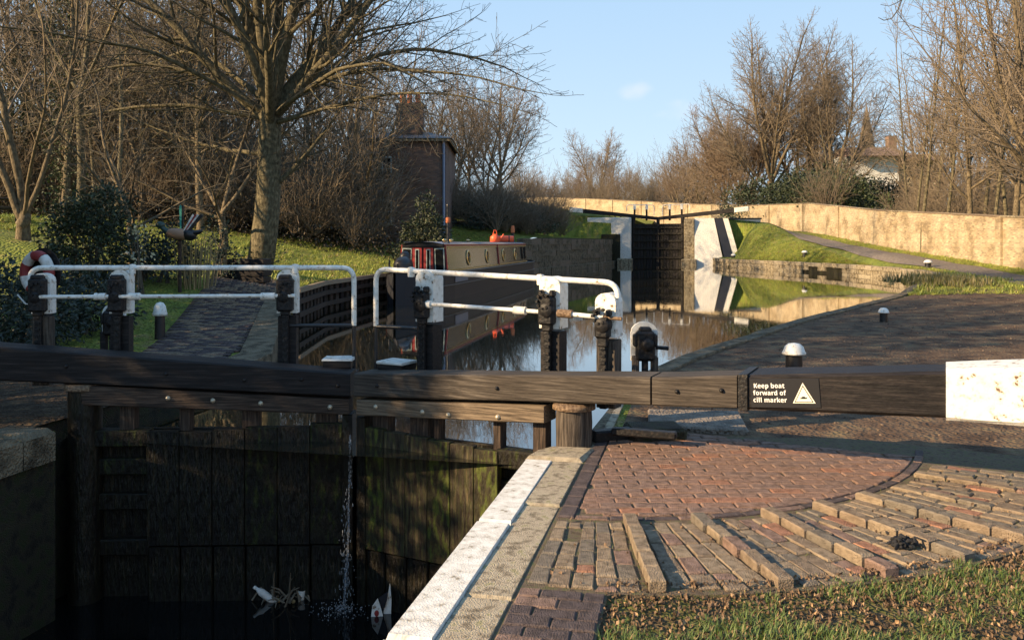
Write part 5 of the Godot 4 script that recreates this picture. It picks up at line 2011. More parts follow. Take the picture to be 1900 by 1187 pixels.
func build_grass() -> void:
	rng.seed = 101
	var patch := FastNoiseLite.new()
	patch.seed = 8
	patch.frequency = 1.3
	patch.fractal_octaves = 3
	var xs := []
	var cols := []
	var clump := FastNoiseLite.new()
	clump.seed = 9
	clump.frequency = 7.0
	while xs.size() < 42000:
		var x := rng.randf_range(.84, 4.6)
		var z := rng.randf_range(1.4, 4.6)
		var r := Vector2(x, z).distance_to(CENTRE)
		if r < 3.9 + .05 * sin(x * 9.0) or (x < .9 + .05 * sin(z * 14.0)) : continue
		var k := patch.get_noise_2d(x, z) + .35 * clump.get_noise_2d(x, z) + clampf((r - 4.05) * .9, -.3, .42)
		if rng.randf() > smoothstep(.02, .5, k): continue
		var s := rng.randf_range(.5, 1.15) * (.65 + .5 * smoothstep(.1, .6, k))
		var b := Basis(Vector3.UP, rng.randf() * TAU) * Basis(Vector3.RIGHT, rng.randf_range(.0, .95))
		xs.append(Transform3D(b.scaled(Vector3(1.1, 1, 1) * s), Vector3(x, .006, z)))
		var g := rng.randf()
		cols.append(Color(.06, .105, .018).lerp(Color(.135, .18, .042), g) if g < .88 else Color(.26, .21, .09))
	var o := multi("grass", blade_mesh(), M.grass_blade, xs, cols)
	tag(o, "ragged green grass in the bottom right corner", "grass")
	# fallen leaves and crumbs, thick along the edge of the bricks
	xs = []
	cols = []
	var lm := leaf_mesh(.022, .034)
	while xs.size() < 8000:
		var x := rng.randf_range(.5, 4.6)
		var z := rng.randf_range(.5, 4.6)
		var r := Vector2(x, z).distance_to(CENTRE)
		var keep := .0
		if r > 3.86 and x > .84: keep = exp(-maxf(0.0, r - 3.92) * 2.0)
		elif r > 2.9: keep = .012
		if rng.randf() > keep: continue
		var out := Vector3(rng.randfn() * .5, 1, rng.randfn() * .5).normalized()
		var s := rng.randf_range(.4, 1.1)
		xs.append(Transform3D(Basis.looking_at(out, Vector3.RIGHT).rotated(out, rng.randf() * TAU).scaled(Vector3(s, s, s)), Vector3(x, rng.randf_range(.012, .03) + (.025 if r < 3.9 else 0.0), z)))
		var g := rng.randf()
		cols.append(Color(.07, .045, .028).lerp(Color(.20, .125, .07), g) if g < .9 else Color(.34, .22, .12))
	tag(multi("fallen_leaves", lm, M.dead_leaf, xs, cols), "brown fallen leaves scattered along the edge of the brick ring", "leaves")
	# moss and weeds in the joints of the ring
	xs = []
	cols = []
	for k in 2600:
		var a := rng.randf_range(-.02, 1.2)
		var r := rng.randf_range(2.88, 3.95)
		var p := CENTRE + Vector2(sin(a), cos(a)) * r
		if p.x < .42 or patch.get_noise_2d(p.x * 2.2, p.y * 2.2) < .05: continue
		var s := rng.randf_range(.2, .5)
		xs.append(Transform3D((Basis(Vector3.UP, rng.randf() * TAU) * Basis(Vector3.RIGHT, rng.randf_range(.2, 1.2))).scaled(Vector3(1.4, 1, 1) * s), Vector3(p.x, .022, p.y)))
		cols.append(Color(.10, .13, .02).lerp(Color(.2, .2, .04), rng.randf()))
	tag(multi("moss", blade_mesh(), M.grass_blade, xs, cols), "moss and small weeds in the joints of the rough bricks", "moss")
	# gravel and leaf crumbs on the towpath
	xs = []
	cols = []
	var st := MB.new()
	st.ellipsoid(Vector3.ZERO, Vector3(.012, .007, .010), Basis.IDENTITY, 6, 4)
	while xs.size() < 4000:
		var z := 1.6 - pow(rng.randf(), 1.7) * 25.0
		var x0: float = along(RIGHT_EDGE, z) + .35
		var x := x0 + pow(rng.randf(), .8) * 11.0
		if Vector2(x, z).distance_to(CENTRE) < 4.0 and z > -.7: continue
		var s := rng.randf_range(.4, 1.6) * (1.0 + .05 * absf(z))
		xs.append(Transform3D(any_turn().scaled(Vector3(s, s, s)), Vector3(x, right_y(x, z) + .010, z)))
		var g := rng.randf()
		cols.append(Color(.05, .032, .022).lerp(Color(.17, .12, .08), g * g))
	tag(multi("gravel", st.mesh(), M.dead_leaf, xs, cols), "gravel and leaf crumbs trodden into the towpath", "gravel")
	# longer grass on the far bank, the lawn and the water's edge
	xs = []
	cols = []
	var tuft := MB.new()
	for k in 7:
		tuft.xf = Transform3D(Basis(Vector3.UP, k * .9) * Basis(Vector3.RIGHT, .25 + .1 * (k % 3)), Vector3(.02 * sin(k * 2.0), 0, .02 * cos(k * 3.0)))
		tuft.tri(Vector3(-.012, 0, 0), Vector3(.012, 0, 0), Vector3(0, .13 + .02 * (k % 4), .03))
	while xs.size() < 60000:
		var right := rng.randf() < .45
		var z := -13.0 - pow(rng.randf(), 1.1) * 52.0
		var x := 0.0
		if right:
			if z > -22.5: continue
			var f := rng.randf()
			var wall: float = along(BOUNDARY, z)
			x = lerpf(along(RIGHT_EDGE, z) + .3, wall - .2, f * f)
			if x > wall - 4.1 and x < wall - 1.5 and z > -70: continue
		else:
			x = along(LEFT_EDGE, z) - .15 - pow(rng.randf(), 1.15) * 17.0
			if z < -42.0: continue
		var s := rng.randf_range(.4, 1.1) * (1.5 if rng.randf() < .06 else .7)
		xs.append(Transform3D(Basis(Vector3.UP, rng.randf() * TAU).scaled(Vector3(s * 1.3, s * .8, s * 1.3)), Vector3(x, ground_y(x, z) - .005, z)))
		var g := rng.randf()
		cols.append(Color(.18, .235, .04).lerp(Color(.44, .43, .09), g) if g < .85 else Color(.28, .22, .09))
	tag(multi("grass", tuft.mesh(), M.grass_blade, xs, cols), "tufts of winter grass on the far bank and the left lawn", "grass")
	# leaves and flecks that drift on the still water by the banks
	xs = []
	cols = []
	while xs.size() < 420:
		var z := -1.5 - pow(rng.randf(), 1.5) * 40.0
		var l: float = along(LEFT_EDGE, z) + .1
		var r: float = along(RIGHT_EDGE, z) - .1
		var f := pow(rng.randf(), 2.2) * .5
		var x := lerpf(l, r, f if rng.randf() < .6 else 1.0 - f)
		var s := rng.randf_range(.6, 1.5)
		xs.append(Transform3D(Basis.looking_at(Vector3.UP, Vector3.RIGHT).rotated(Vector3.UP, rng.randf() * TAU).scaled(Vector3(s, s, s)), Vector3(x, UPPER + .004, z)))
		cols.append(Color(.10, .065, .035).lerp(Color(.30, .22, .11), rng.randf()))
	tag(multi("floating_leaves", leaf_mesh(.03, .05), M.dead_leaf, xs, cols), "small brown leaves drifting on the canal near its banks", "leaves")
	# weeds where the far stone wall meets the towpath
	rng.seed = 102
	var wt := thing("weeds", "clump of pale rough weeds where the towpath meets the far bank", "weeds", Vector3(9.9, .25, -25.4))
	xs = []
	cols = []
	for k in 420:
		var p := Vector3(rng.randfn() * .75, 0, rng.randfn() * .5)
		var s := rng.randf_range(1.0, 2.4)
		xs.append(Transform3D(Basis(Vector3.UP, rng.randf() * TAU).scaled(Vector3(s, s * 1.2, s)), p + Vector3(0, right_y(9.9 + p.x, -25.4 + p.z) - .3, 0)))
		cols.append(Color(.11, .12, .03).lerp(Color(.30, .24, .12), rng.randf()))
	multi("stems", tuft.mesh(), M.grass_blade, xs, cols, wt)


const NTH := ["first", "second", "third", "fourth", "fifth", "sixth", "seventh", "eighth", "ninth", "tenth", "eleventh", "twelfth", "thirteenth", "fourteenth"]


func place(proto: Node3D, used: Array, at: Vector3, turn: float, scale_by: float, label := "", group := "", stretch := 1.0) -> Node3D:
	if not proto in used:
		used.append(proto)
		proto.position = at
		proto.rotation.y = turn
		proto.scale = Vector3(scale_by, scale_by * stretch, scale_by)
		if label: proto.set_meta("label", label)
		if group: proto.set_meta("group", group)
		return proto
	return dup(proto, at, turn, scale_by, label, group, stretch)


func build_plants() -> void:
	var leaf := leaf_mesh(.05, .085)
	var big_leaf := leaf_mesh(.075, .13)
	var small_leaf := leaf_mesh(.03, .045)
	var far_leaf := leaf_mesh(.15, .24)
	# ---- the big sycamore on the lawn
	var limbs := [[1.0, 80, 78, 9.5, .2], [1.0, 200, 72, 9.5, .19], [.99, 320, 70, 9.5, .19], [.97, 20, 60, 8.0, .17], [.95, 150, 58, 9, .17], [.94, 255, 60, 8, .16], [.92, 355, 44, 7.4, .15], [.9, 185, 42, 9, .16], [.88, 300, 38, 8, .14], [.86, 95, 36, 8, .14], [.98, 0, 32, 6.8, .085, -.06], [.96, 175, 30, 7.5, .085, -.06], [.9, 345, 15, 6.3, .075, -.04], [.92, 190, 14, 7, .075, -.04], [1.0, 20, 42, 7.4, .10, -.08], [1, 165, 40, 8, .10, -.075], [.95, 210, 26, 7, .08, -.05], [.93, 330, 28, 6.6, .08, -.06], [.88, 120, 30, 8, .08, -.04], [1.0, 45, 84, 10, .17], [1.0, 260, 80, 10, .16], [.70, 160, 4, 6, .08], [.42, 5, 38, 3.2, .09]]
	var P := tree_params({"limbs": limbs, "fork": 4.7, "levels": [[2, .25, 55, .45], [2.3, .22, 42, .38], [2.8, .15, 45, .46], [3.8, .1, 45, .5]], "leader_len": .3, "step": [.8, .55, .4, .3, .22], "wander": [.05, .10, .13, .17, .2], "pull": [.03, .035, .03, .03, .03], "thin": .006, "taper": .3, "child_r": .45, "wood_levels": 2})
	var syc := make_tree("sycamore_tree", "large bare spreading tree with thick sunlit trunk on the lawn behind the left gate", 201, 14, .36, P, "bark_sycamore", "twig_dark", "", Vector3(.45, 0, 0))
	syc.position = spot(478, 24.0)
	ivy_on(syc, .0, .9, .62, .4, 260, leaf, Vector3(.2, 0, .1))
	# ---- kinds of woodland tree, built once and set out many times
	var used := []
	var wood_a := make_tree("bare_tree", "bare woodland tree", 202, 11.0, .16, tree_params({"levels": [[1.9, .22, 48, .34], [2.3, .18, 46, .5], [2.8, .12, 46, .55]], "spread": 4.4, "thin": .011, "step": [.8, .6, .45, .4], "wood_levels": 1}), "bark_brown", "twig_brown")
	var wood_b := make_tree("bare_tree", "bare woodland tree", 203, 9.0, .15, tree_params({"limbs": [[1.0, 30, 74, 8, .11], [1, 150, 66, 7.5, .10], [.95, 270, 62, 7.5, .10], [.9, 340, 46, 6, .08], [.8, 190, 42, 5.5, .08], [.75, 90, 50, 5, .07]], "fork": 2.6, "levels": [[2, .25, 55, .45], [2.0, .2, 42, .45], [2.4, .15, 44, .5], [2.6, .1, 45, .5]], "thin": .010, "step": [.8, .6, .45, .4, .3], "pull": [.03, .06, .05, .04]}), "bark_brown", "twig_brown")
	var pole := make_tree("slender_tree", "slender tree", 204, 11.5, .11, tree_params({"levels": [[1.7, .38, 38, .22], [2.4, .18, 42, .5], [2.6, .12, 46, .55]], "spread": 2.7, "thin": .010, "step": [.8, .5, .4, .35], "wood_levels": 0}), "bark_sycamore", "twig_brown")
	var vase := make_tree("tall_tree", "tall bare tree", 205, 12.0, .33, tree_params({"limbs": [[1.0, 20, 82, 11.5, .17], [1, 110, 74, 10.5, .16], [.97, 195, 66, 11, .16], [.95, 345, 62, 11, .15], [.92, 60, 58, 9, .13], [.88, 240, 56, 9, .13], [.84, 5, 44, 9, .12], [.8, 178, 40, 8.5, .11], [.7, 320, 34, 7, .10], [.62, 200, 30, 6.5, .09]], "fork": 4.0, "levels": [[2, .25, 55, .45], [2.4, .3, 40, .36], [3.0, .2, 42, .5], [4.6, .08, 44, .5]], "thin": .011, "leader_len": .22, "step": [.9, .8, .6, .45, .4], "pull": [.03, .05, .04, .03], "wander": [.05, .07, .10, .14]}), "bark_brown", "twig_brown")
	var fan := make_tree("tall_tree", "tall bare tree", 206, 10.0, .28, tree_params({"limbs": [[1.0, 10, 78, 9, .15], [.95, 130, 66, 9, .14], [.9, 250, 64, 8.5, .14], [.85, 345, 46, 8, .12], [.8, 175, 44, 7.8, .11], [.65, 40, 30, 5.5, .09], [.6, 205, 28, 5.5, .09]], "fork": 3.0, "levels": [[2, .25, 55, .45], [2.7, .28, 40, .38], [3.2, .18, 42, .5], [4.4, .08, 44, .5]], "thin": .011, "leader_len": .22, "step": [.9, .7, .5, .45, .4], "pull": [.03, .045, .04, .03]}), "bark_brown", "twig_red")
	var thick := make_tree("bare_shrub", "bare shrub", 207, 3.0, .05, tree_params({"limbs": [[.1, 0, 78, 3.6, .035], [.1, 40, 62, 3.4, .03], [.1, 85, 70, 3.5, .032], [.1, 130, 58, 3.2, .03], [.1, 175, 72, 3.5, .03], [.1, 220, 60, 3.2, .03], [.1, 265, 74, 3.4, .03], [.1, 310, 60, 3.3, .03], [.1, 340, 45, 2.8, .028], [.1, 110, 42, 2.6, .026], [.1, 200, 44, 2.7, .026]], "fork": .6, "levels": [[2, .2, 50, .4], [3.4, .15, 36, .45], [3.6, .1, 42, .5]], "thin": .008, "step": [.4, .4, .3, .25], "pull": [.03, .03, .03], "wood_levels": 0}), "bark_brown", "twig_brown")
	# ---- left wood behind the lawn
	rng.seed = 210
	var g1 := "bare trees of the wood behind the lawn"
	var l1 := "bare brown tree crowded in the wood behind the left lawn"
	for q in [[75, 44], [118, 40], [165, 47], [205, 41], [262, 39], [300, 50], [338, 43], [372, 37], [418, 46], [450, 54], [560, 44], [600, 52], [640, 47], [668, 58], [40, 57], [120, 60], [190, 63], [255, 58], [330, 66], [410, 62], [500, 66], [575, 68], [640, 74]]:
		var pr: Node3D = wood_a if rng.randf() < .55 else wood_b
		place(pr, used, spot(q[0], q[1], .1), rng.randf() * TAU, rng.randf_range(.95, 1.4), l1, g1, rng.randf_range(.9, 1.15))
	place(wood_b, used, spot(672, 41, .1), 1.9, 1.0, "bare tree whose branches veil the left side of the brick house")
	for q in [[700, 72], [760, 78], [800, 70], [838, 76], [870, 82], [905, 74]]:
		place(wood_b, used, spot(q[0], q[1], .1), rng.randf() * TAU, rng.randf_range(1.0, 1.25), "pale bare tree on the skyline by the house, %s from the left" % NTH[[700, 760, 800, 838, 870, 905].find(q[0])], "bare trees behind the house")
	place(fan, used, spot(928, 84, .1), .6, .95, "rounded bare tree right of the house, clear against the sky")
	# dark undergrowth below them: one mass
	var xs := []
	for k in 190:
		var px := rng.randf_range(-60, 690)
		var d := rng.randf_range(39, 60) if px < 560 else rng.randf_range(39, 50)
		var s := rng.randf_range(.6, 1.25)
		xs.append(Transform3D(Basis(Vector3.UP, rng.randf() * TAU).scaled(Vector3(s * 1.2, s, s * 1.2)), spot(px, d, .1)))
	for k in 90:
		var z := rng.randf_range(-42, -56)
		var x: float = along(LEFT_EDGE, z) - 1.0 - pow(rng.randf(), 1.3) * 14.0
		var s := rng.randf_range(.35, .75)
		xs.append(Transform3D(Basis(Vector3.UP, rng.randf() * TAU).scaled(Vector3(s * 1.3, s, s * 1.3)), Vector3(x, ground_y(x, z) - .1, z)))
	for k in 150:
		var z := rng.randf_range(-140, -175)
		var x := rng.randf_range(-62, 6)
		var s := rng.randf_range(.8, 1.4)
		xs.append(Transform3D(Basis(Vector3.UP, rng.randf() * TAU).scaled(Vector3(s, s, s)), Vector3(x, 6.6, z - absf(x + 20) * .1)))
	var under := multi("undergrowth", thick.get_node("crown").mesh, M.twig_brown, xs, [])
	tag(under, "tangled brown undergrowth below the woods and on the banks", "undergrowth")
	xs = []
	for k in 26000:
		var px := rng.randf_range(-160, 745)
		var d := rng.randf_range(37, 56)
		var p := spot(px, d)
		p.y += absf(rng.randfn()) * .75
		var out := Vector3(rng.randfn(), rng.randfn(), rng.randfn()).normalized()
		xs.append(Transform3D(Basis.looking_at(out, Vector3.UP if absf(out.y) < .95 else Vector3.RIGHT).scaled(Vector3.ONE * rng.randf_range(1.2, 2.6)), p))
	tag(multi("brambles", leaf, M.leaf_dead, xs, shades(Color(.045, .034, .02))), "low dark brambles at the foot of the left wood", "brambles")
	# trees that stand apart on the left
	var sap := make_tree("young_tree", "slim pale young tree forking into three upright limbs left of the sycamore", 211, 8.0, .13, tree_params({"limbs": [[1.0, 88, 84, 8, .085], [1.0, 350, 62, 6.5, .06], [.98, 176, 52, 6.5, .06], [.8, 20, 45, 3, .03]], "fork": 4.6, "levels": [[2, .25, 55, .45], [1.1, .3, 36, .3], [1.8, .2, 42, .5], [2.2, .1, 45, .5]], "thin": .007, "pull": [.02, .03, .04, .03], "wood_levels": 1}), "bark_sycamore", "twig_straw")
	sap.position = spot(148, 26, .1)
	var stems := make_tree("multi_stem_tree", "leaning pair of lit stems with a dark trunk at the far left", 212, 5.0, .15, tree_params({"limbs": [[.1, 190, 74, 6.5, .10], [.12, 20, 68, 6, .07], [.3, 330, 60, 4.6, .055], [.2, 120, 80, 7, .11]], "fork": .9, "levels": [[2, .25, 55, .45], [1.5, .3, 40, .36], [2.2, .2, 44, .5], [2.6, .1, 45, .5]], "thin": .007, "pull": [.02, .03, .03, .03], "wood_levels": 1}), "bark_brown", "twig_brown")
	stems.position = spot(42, 21, .1)
	var apple := make_tree("small_tree", "small dark tree with crooked low limbs beside the duck sculpture", 213, 4.0, .12, tree_params({"limbs": [[.9, 150, 52, 3.6, .06], [1.0, 20, 48, 4, .07], [.95, 70, 66, 4.4, .07], [.8, 280, 30, 3, .05], [.85, 190, 24, 3.2, .05]], "fork": 1.7, "levels": [[2, .25, 55, .45], [2.2, .2, 46, .42], [3.0, .15, 48, .5], [3.0, .1, 50, .5]], "thin": .006, "wander": [.08, .16, .2, .2], "pull": [.02, .02, .02, .02], "wood_levels": 1}), "bark_brown", "twig_dark")
	apple.position = spot(412, 23.5, .1)
	var t2 := dup(apple, spot(244, 19, .1), 2.0, .72, "thin forked small tree rising from the hedge left of the duck")
	t2.set_meta("category", "tree")
	place(pole, used, spot(216, 34, .1), .3, 1.0, "straight dark-trunked tree on the lawn left of the duck")
	place(pole, used, spot(172, 38, .1), 1.3, .9, "pale straight tree standing just right of the slim young tree")
	# ivy-clad dark columns in the wood
	for q in [[120, 36, 9.0, "tall ivy-covered trunk at the upper left of the wood"], [352, 40, 9.5, "tall ivy-covered trunk in the wood left of the big sycamore"], [30, 41, 7.5, "ivy-covered trunk at the left margin of the wood"]]:
		var iv := place(wood_a, used, spot(q[0], q[1], .1), q[0] * .1, 1.1, q[3], " ")
		iv.remove_meta("group")
		rng.seed = int(q[0]) + 300
		ivy_on(iv, .2, q[2], .75, .5, 2600, big_leaf)
	for q in [[112, 43, 2.4, 13.0, "broad dark ivy-smothered tree at the upper left"], [352, 47, 1.5, 14.0, "tall dark ivy-smothered tree in the gap left of the sycamore"], [238, 50, 1.6, 11.0, "dark evergreen tree in the middle of the left wood"]]:
		var w: float = q[2]
		var h: float = q[3]
		shrub("ivy_tree", q[4], "tree", spot(q[0], q[1], .1), [[Vector3(0, h * .25, 0), Vector3(w * .8, h * .28, w * .8)], [Vector3(.3, h * .55, 0), Vector3(w, h * .25, w)], [Vector3(-.2, h * .82, 0), Vector3(w * .7, h * .22, w * .7)]], far_leaf, "leaf_dark", 30.0, .22, 360 + q[0])
	# hedge and bushes on the left lockside
	var s0 := spot(20, 13.6)
	shrub("ivy_bush", "low dark ivy bush at the left edge beneath the lifebuoy", "bush", s0, [[Vector3(-.5, .55, 0), Vector3(.9, .75, .7)], [Vector3(.6, .5, .1), Vector3(.7, .65, .6)]], leaf, "leaf_blue", 300.0, .09, 301)
	shrub("laurel_bush", "tall glossy laurel bush standing behind the left handrail", "bush", spot(168, 17.6), [[Vector3(0, .95, 0), Vector3(.8, 1.0, .7)], [Vector3(.25, 1.6, 0), Vector3(.5, .5, .5)], [Vector3(-.4, 1.2, .1), Vector3(.5, .65, .5)]], leaf, "leaf_dark", 420.0, .085, 302)
	shrub("hedge_bush", "dark hedge bush between the laurel and the canes", "bush", spot(286, 18.4), [[Vector3(-.4, .5, 0), Vector3(.6, .6, .6)], [Vector3(.4, .5, 0), Vector3(.55, .55, .55)]], leaf, "leaf_blue", 300.0, .09, 303)
	shrub("conical_bush", "small upright dark evergreen bush right of the canes", "bush", spot(406, 20.2), [[Vector3(0, .45, 0), Vector3(.45, .65, .45)], [Vector3(0, 1.0, 0), Vector3(.28, .55, .28)]], leaf, "leaf_dark", 150.0, .06, 304)
	shrub("hedge_bush", "low shaded bush beside the path left of the lifebuoy post", "bush", spot(110, 14.8), [[Vector3(0, .5, 0), Vector3(.75, .65, .6)], [Vector3(.8, .42, 0), Vector3(.6, .5, .5)]], leaf, "leaf_blue", 300.0, .09, 305)
	shrub("pale_shrub", "small pale variegated shrub in front of the hedge", "bush", spot(256, 17.2), [[Vector3(0, 1.05, 0), Vector3(.3, .32, .25)]], leaf, "leaf_pale", 90.0, .06, 306)
	shrub("conifer", "dark conifer standing behind the boat in front of the house", "tree", spot(788, 33.5), [[Vector3(0, .6, 0), Vector3(1.15, .9, 1.0)], [Vector3(0, 1.4, 0), Vector3(.85, .9, .8)], [Vector3(.1, 2.2, 0), Vector3(.45, .8, .45)]], big_leaf, "leaf_conifer", 170.0, .09, 307)
	for q in [[880, 52, "low dark bush on the bank above the stone wall"], [945, 56, "dark clipped bush left of the upper lock"], [975, 57, "ragged bush on the bank nearest the upper lock"]]:
		shrub("bank_bush", q[2], "bush", spot(q[0], q[1]), [[Vector3(-.6, .7, 0), Vector3(1.6, 1.0, 1.1)], [Vector3(.9, .6, 0), Vector3(1.3, .8, 1.0)]], big_leaf, "leaf_blue" if q[0] < 960 else "leaf_dark", 60.0, .12, 310 + q[0])
	# evergreens that stand left of the picture and keep the lock in the shade
	var k := 0
	for q in [[-11.2, 4.9, 8.4], [-11.8, 2.4, 11.0], [-12.4, -.2, 12.0], [-13.2, -2.4, 12.5], [-14.2, -4.4, 12.5], [-16.0, 2.6, 12.5], [-17.0, -1.5, 12.5]]:
		var h: float = q[2]
		shrub("holly_tree", "holly tree standing on the left lockside outside the view", "tree", Vector3(q[0], .1, q[1]), [[Vector3(0, h * .32, 0), Vector3(1.7, h * .34, 1.7)], [Vector3(.2, h * .66, 0), Vector3(1.35, h * .32, 1.35)], [Vector3(-.3, h * .5, .4), Vector3(1.5, h * .3, 1.4)]], big_leaf, "leaf_dark", 105.0, .13, 320 + k, "holly trees left of the lock")
		k += 1
	# ---- the right bank
	var gr := "tall bare trees behind the right boundary wall"
	place(vase, used, spot(1432, 92, .3), .4, 1.33, "tallest bare tree behind the boundary wall, broad crown against the sky")
	place(vase, used, spot(1548, 88, .3), 2.1, 1.15, "tall bare tree with ivy-clad stems left of the church spire")
	place(fan, used, spot(1480, 96, .3), 1.1, 1.3, "bare tree between the two tallest crowns behind the wall")
	place(fan, used, spot(1548, 94, .3), 4.1, .95, "bare tree leaning right beside the white building")
	for q in [[1370, 104, 1.3], [1318, 112, 1.1], [1285, 122, 1.05], [1250, 130, .9], [1395, 96, 1.05], [1345, 100, 1.1], [1300, 105, .85], [1265, 112, .75], [1375, 97, 1.05], [1328, 104, .9]]:
		place(fan if int(q[0]) % 2 else wood_b, used, spot(q[0], q[1], .3), q[0] * .37, q[2], "reddish brown bare tree, %s leftwards from the tallest crown behind the wall" % NTH[[1395, 1375, 1370, 1345, 1328, 1318, 1300, 1285, 1265, 1250].find(q[0])], "brown trees left of the tallest crown")
	var slim := 0
	var gp := "slender trees behind the right end of the wall"
	for q in [[1690, 58, .95], [1702, 52, .9], [1712, 50, 1.05], [1738, 56, 1.1], [1757, 50, 1.0], [1768, 53, .9], [1800, 47, 1.05], [1828, 50, 1.15], [1846, 44, 1.0], [1868, 47, 1.1], [1884, 42, 1.05], [1905, 44, 1.2], [1930, 41, 1.1], [1960, 44, 1.2]]:
		place(pole if int(q[0]) % 3 else wood_a, used, spot(q[0], q[1], .2), q[0] * .7, q[2], "slender pale-trunked tree behind the wall, %s to the right of the white building" % NTH[slim], gp, 1.1)
		slim += 1
	var far := 0
	for q in [[1700, 72, 1.0], [1735, 70, 1.05], [1775, 66, 1.0], [1815, 64, 1.1], [1850, 60, 1.1], [1890, 58, 1.15], [1930, 56, 1.2]]:
		place(wood_b if far % 2 else wood_a, used, spot(q[0], q[1], .2), q[0] * .9, q[2], "brown tree in the back row behind the slender trunks, %s from its left end" % NTH[far], "back row of trees behind the wall")
		far += 1
	for q in [[1955, 36, 1.3], [1990, 33, 1.3]]:
		place(wood_b, used, spot(q[0], q[1], .2), q[0] * .3, q[2], "dense brown tree leaning in at the top right edge, the %s of two" % ("nearer" if q[1] < 35 else "farther"), "dense trees at the right edge")
	for q in [[1568, 74, "leaf_ivy", 1.5, "sunlit ivy mound rising over the top of the boundary wall"], [1545, 80, "leaf_conifer", 1.9, "dark evergreen mass behind the wall left of the white building"], [1488, 84, "leaf_dark", 1.75, "dark ivy thicket at the foot of the tall ivy-clad stems"], [1408, 88, "leaf_dark", 1.6, "small dark evergreen bush at the wall left of the tall trees"], [1515, 90, "leaf_dark", 2.1, "broad dark ivy thicket right of the tall ivy-clad stems"]]:
		var s: float = q[3]
		shrub("evergreen_bush", q[4], "bush", spot(q[0], q[1], .2), [[Vector3(-.8, 1.3, 0) * s, Vector3(1.6, 1.7, 1.4) * s], [Vector3(1.1, 1.1, .2) * s, Vector3(1.5, 1.5, 1.3) * s], [Vector3(.2, 2.2, -.3) * s, Vector3(1.2, 1.2, 1.1) * s]], far_leaf, q[2], 34.0, .22, 330 + q[0])
	for q in [[1600, "left"], [1662, "right"]]:
		shrub("tall_hedge", "%s half of the dark hedge that hides the foot of the white building" % q[1], "hedge", spot(q[0], 101, .3), [[Vector3(-1.2, 2.2, 0), Vector3(2.2, 3.2, 1.2)], [Vector3(1.4, 2.2, 0), Vector3(2.2, 3.1, 1.2)], [Vector3(.2, 3.5, 0), Vector3(2.4, 1.5, 1.0)]], far_leaf, "leaf_dark", 46.0, .24, 350 + q[0])
	for q in [[1545, 85, 6.5], [1510, 90, 6.5], [1468, 92, 5.0]]:
		var iv := place(pole, used, spot(q[0], q[1], .3), q[0] * .2, 1.0, "ivy-wrapped stem below the tall crowns, %s of three" % ("right" if q[0] > 1540 else "middle" if q[0] > 1500 else "left"), "ivy-wrapped stems behind the wall")
		rng.seed = int(q[0])
		ivy_on(iv, .2, q[2], .8, .35, 1700, big_leaf)
	# thin undergrowth behind the right wall, and far woods
	xs = []
	rng.seed = 220
	for j in 120:
		var px := rng.randf_range(1290, 2050)
		var d := rng.randf_range(60, 100) if px < 1660 else rng.randf_range(46, 75)
		var p := spot(px, d, .1)
		if p.x < along(BOUNDARY, p.z) + 1.2 or (px > 1575 and px < 1690 and d > 66): continue
		var s := rng.randf_range(.7, 1.4) if px < 1560 or px > 1700 else rng.randf_range(.7, .95)
		xs.append(Transform3D(Basis(Vector3.UP, rng.randf() * TAU).scaled(Vector3(s, s, s)), p))
	tag(multi("undergrowth", thick.get_node("crown").mesh, M.twig_brown, xs, []), "brown scrub behind the right boundary wall", "undergrowth")
	for q in [[1112, 205, 1.75, "small rounded bare tree standing highest in the far centre"]]:
		place(fan, used, spot(q[0], q[1], .3), 1.0, q[2], q[3])
	for j in 22:
		var px := 960.0 + j * 15.0 + rng.randf_range(-6, 6)
		place(thick if j % 3 == 0 else fan if j % 3 == 1 else wood_b, used, spot(px, rng.randf_range(150, 190), .3), rng.randf() * TAU, rng.randf_range(2.0, 2.6) if j % 3 == 0 else rng.randf_range(.58, .80), "hazy brown tree in the far woods beyond the upper lock", "far woods beyond the upper lock")
	# the tip of a branch that hangs in at the top right, from a tree beside the towpath
	rng.seed = 231
	var hang := make_tree("overhanging_tree", "tree beside the towpath whose bare branch tip hangs in at the top right", 230, 9, .2, tree_params({"limbs": [[.95, 60, 70, 5, .1], [1.0, 300, 66, 5, .1], [.9, 20, 50, 4, .08]], "fork": 5.0, "levels": [[2, .25, 55, .45], [.7, .5, 30, .3], [1.2, .4, 35, .4]], "thin": .007, "wander": [.04, .05, .1], "wood_levels": 1}), "bark_brown", "twig_dark")
	hang.position = Vector3(8.4, 0, -5.6)
	var hb := MB.new()
	hb.tube([Vector3(0, 4.9, 0), Vector3(-1.2, 5.9, .0), Vector3(-2.8, 6.3, .1), Vector3(-3.9, 5.8, .0), Vector3(-4.25, 5.27, -.02)], [.08, .05, .03, .014, .010], 6, false)
	hb.tube([Vector3(-4.25, 5.27, -.02), Vector3(-4.34, 5.03, .0), Vector3(-4.42, 4.92, .0), Vector3(-4.52, 4.90, .0), Vector3(-4.60, 4.94, .02)], [.010, .009, .008, .007, .004], 5, false)
	hb.tube([Vector3(-4.27, 5.19, -.02), Vector3(-4.36, 5.13, .02), Vector3(-4.46, 5.09, .03), Vector3(-4.57, 5.12, .03)], [.007, .006, .005, .004], 5, false)
	hb.tube([Vector3(-4.34, 5.03, .0), Vector3(-4.30, 4.94, .05), Vector3(-4.31, 4.89, .05)], [.006, .005, .003], 4, false)
	obj("hanging_branch", hb, M.twig_dark, hang)
	for p in [wood_a, wood_b, pole, vase, fan, thick]:
		if not p in used: p.queue_free()


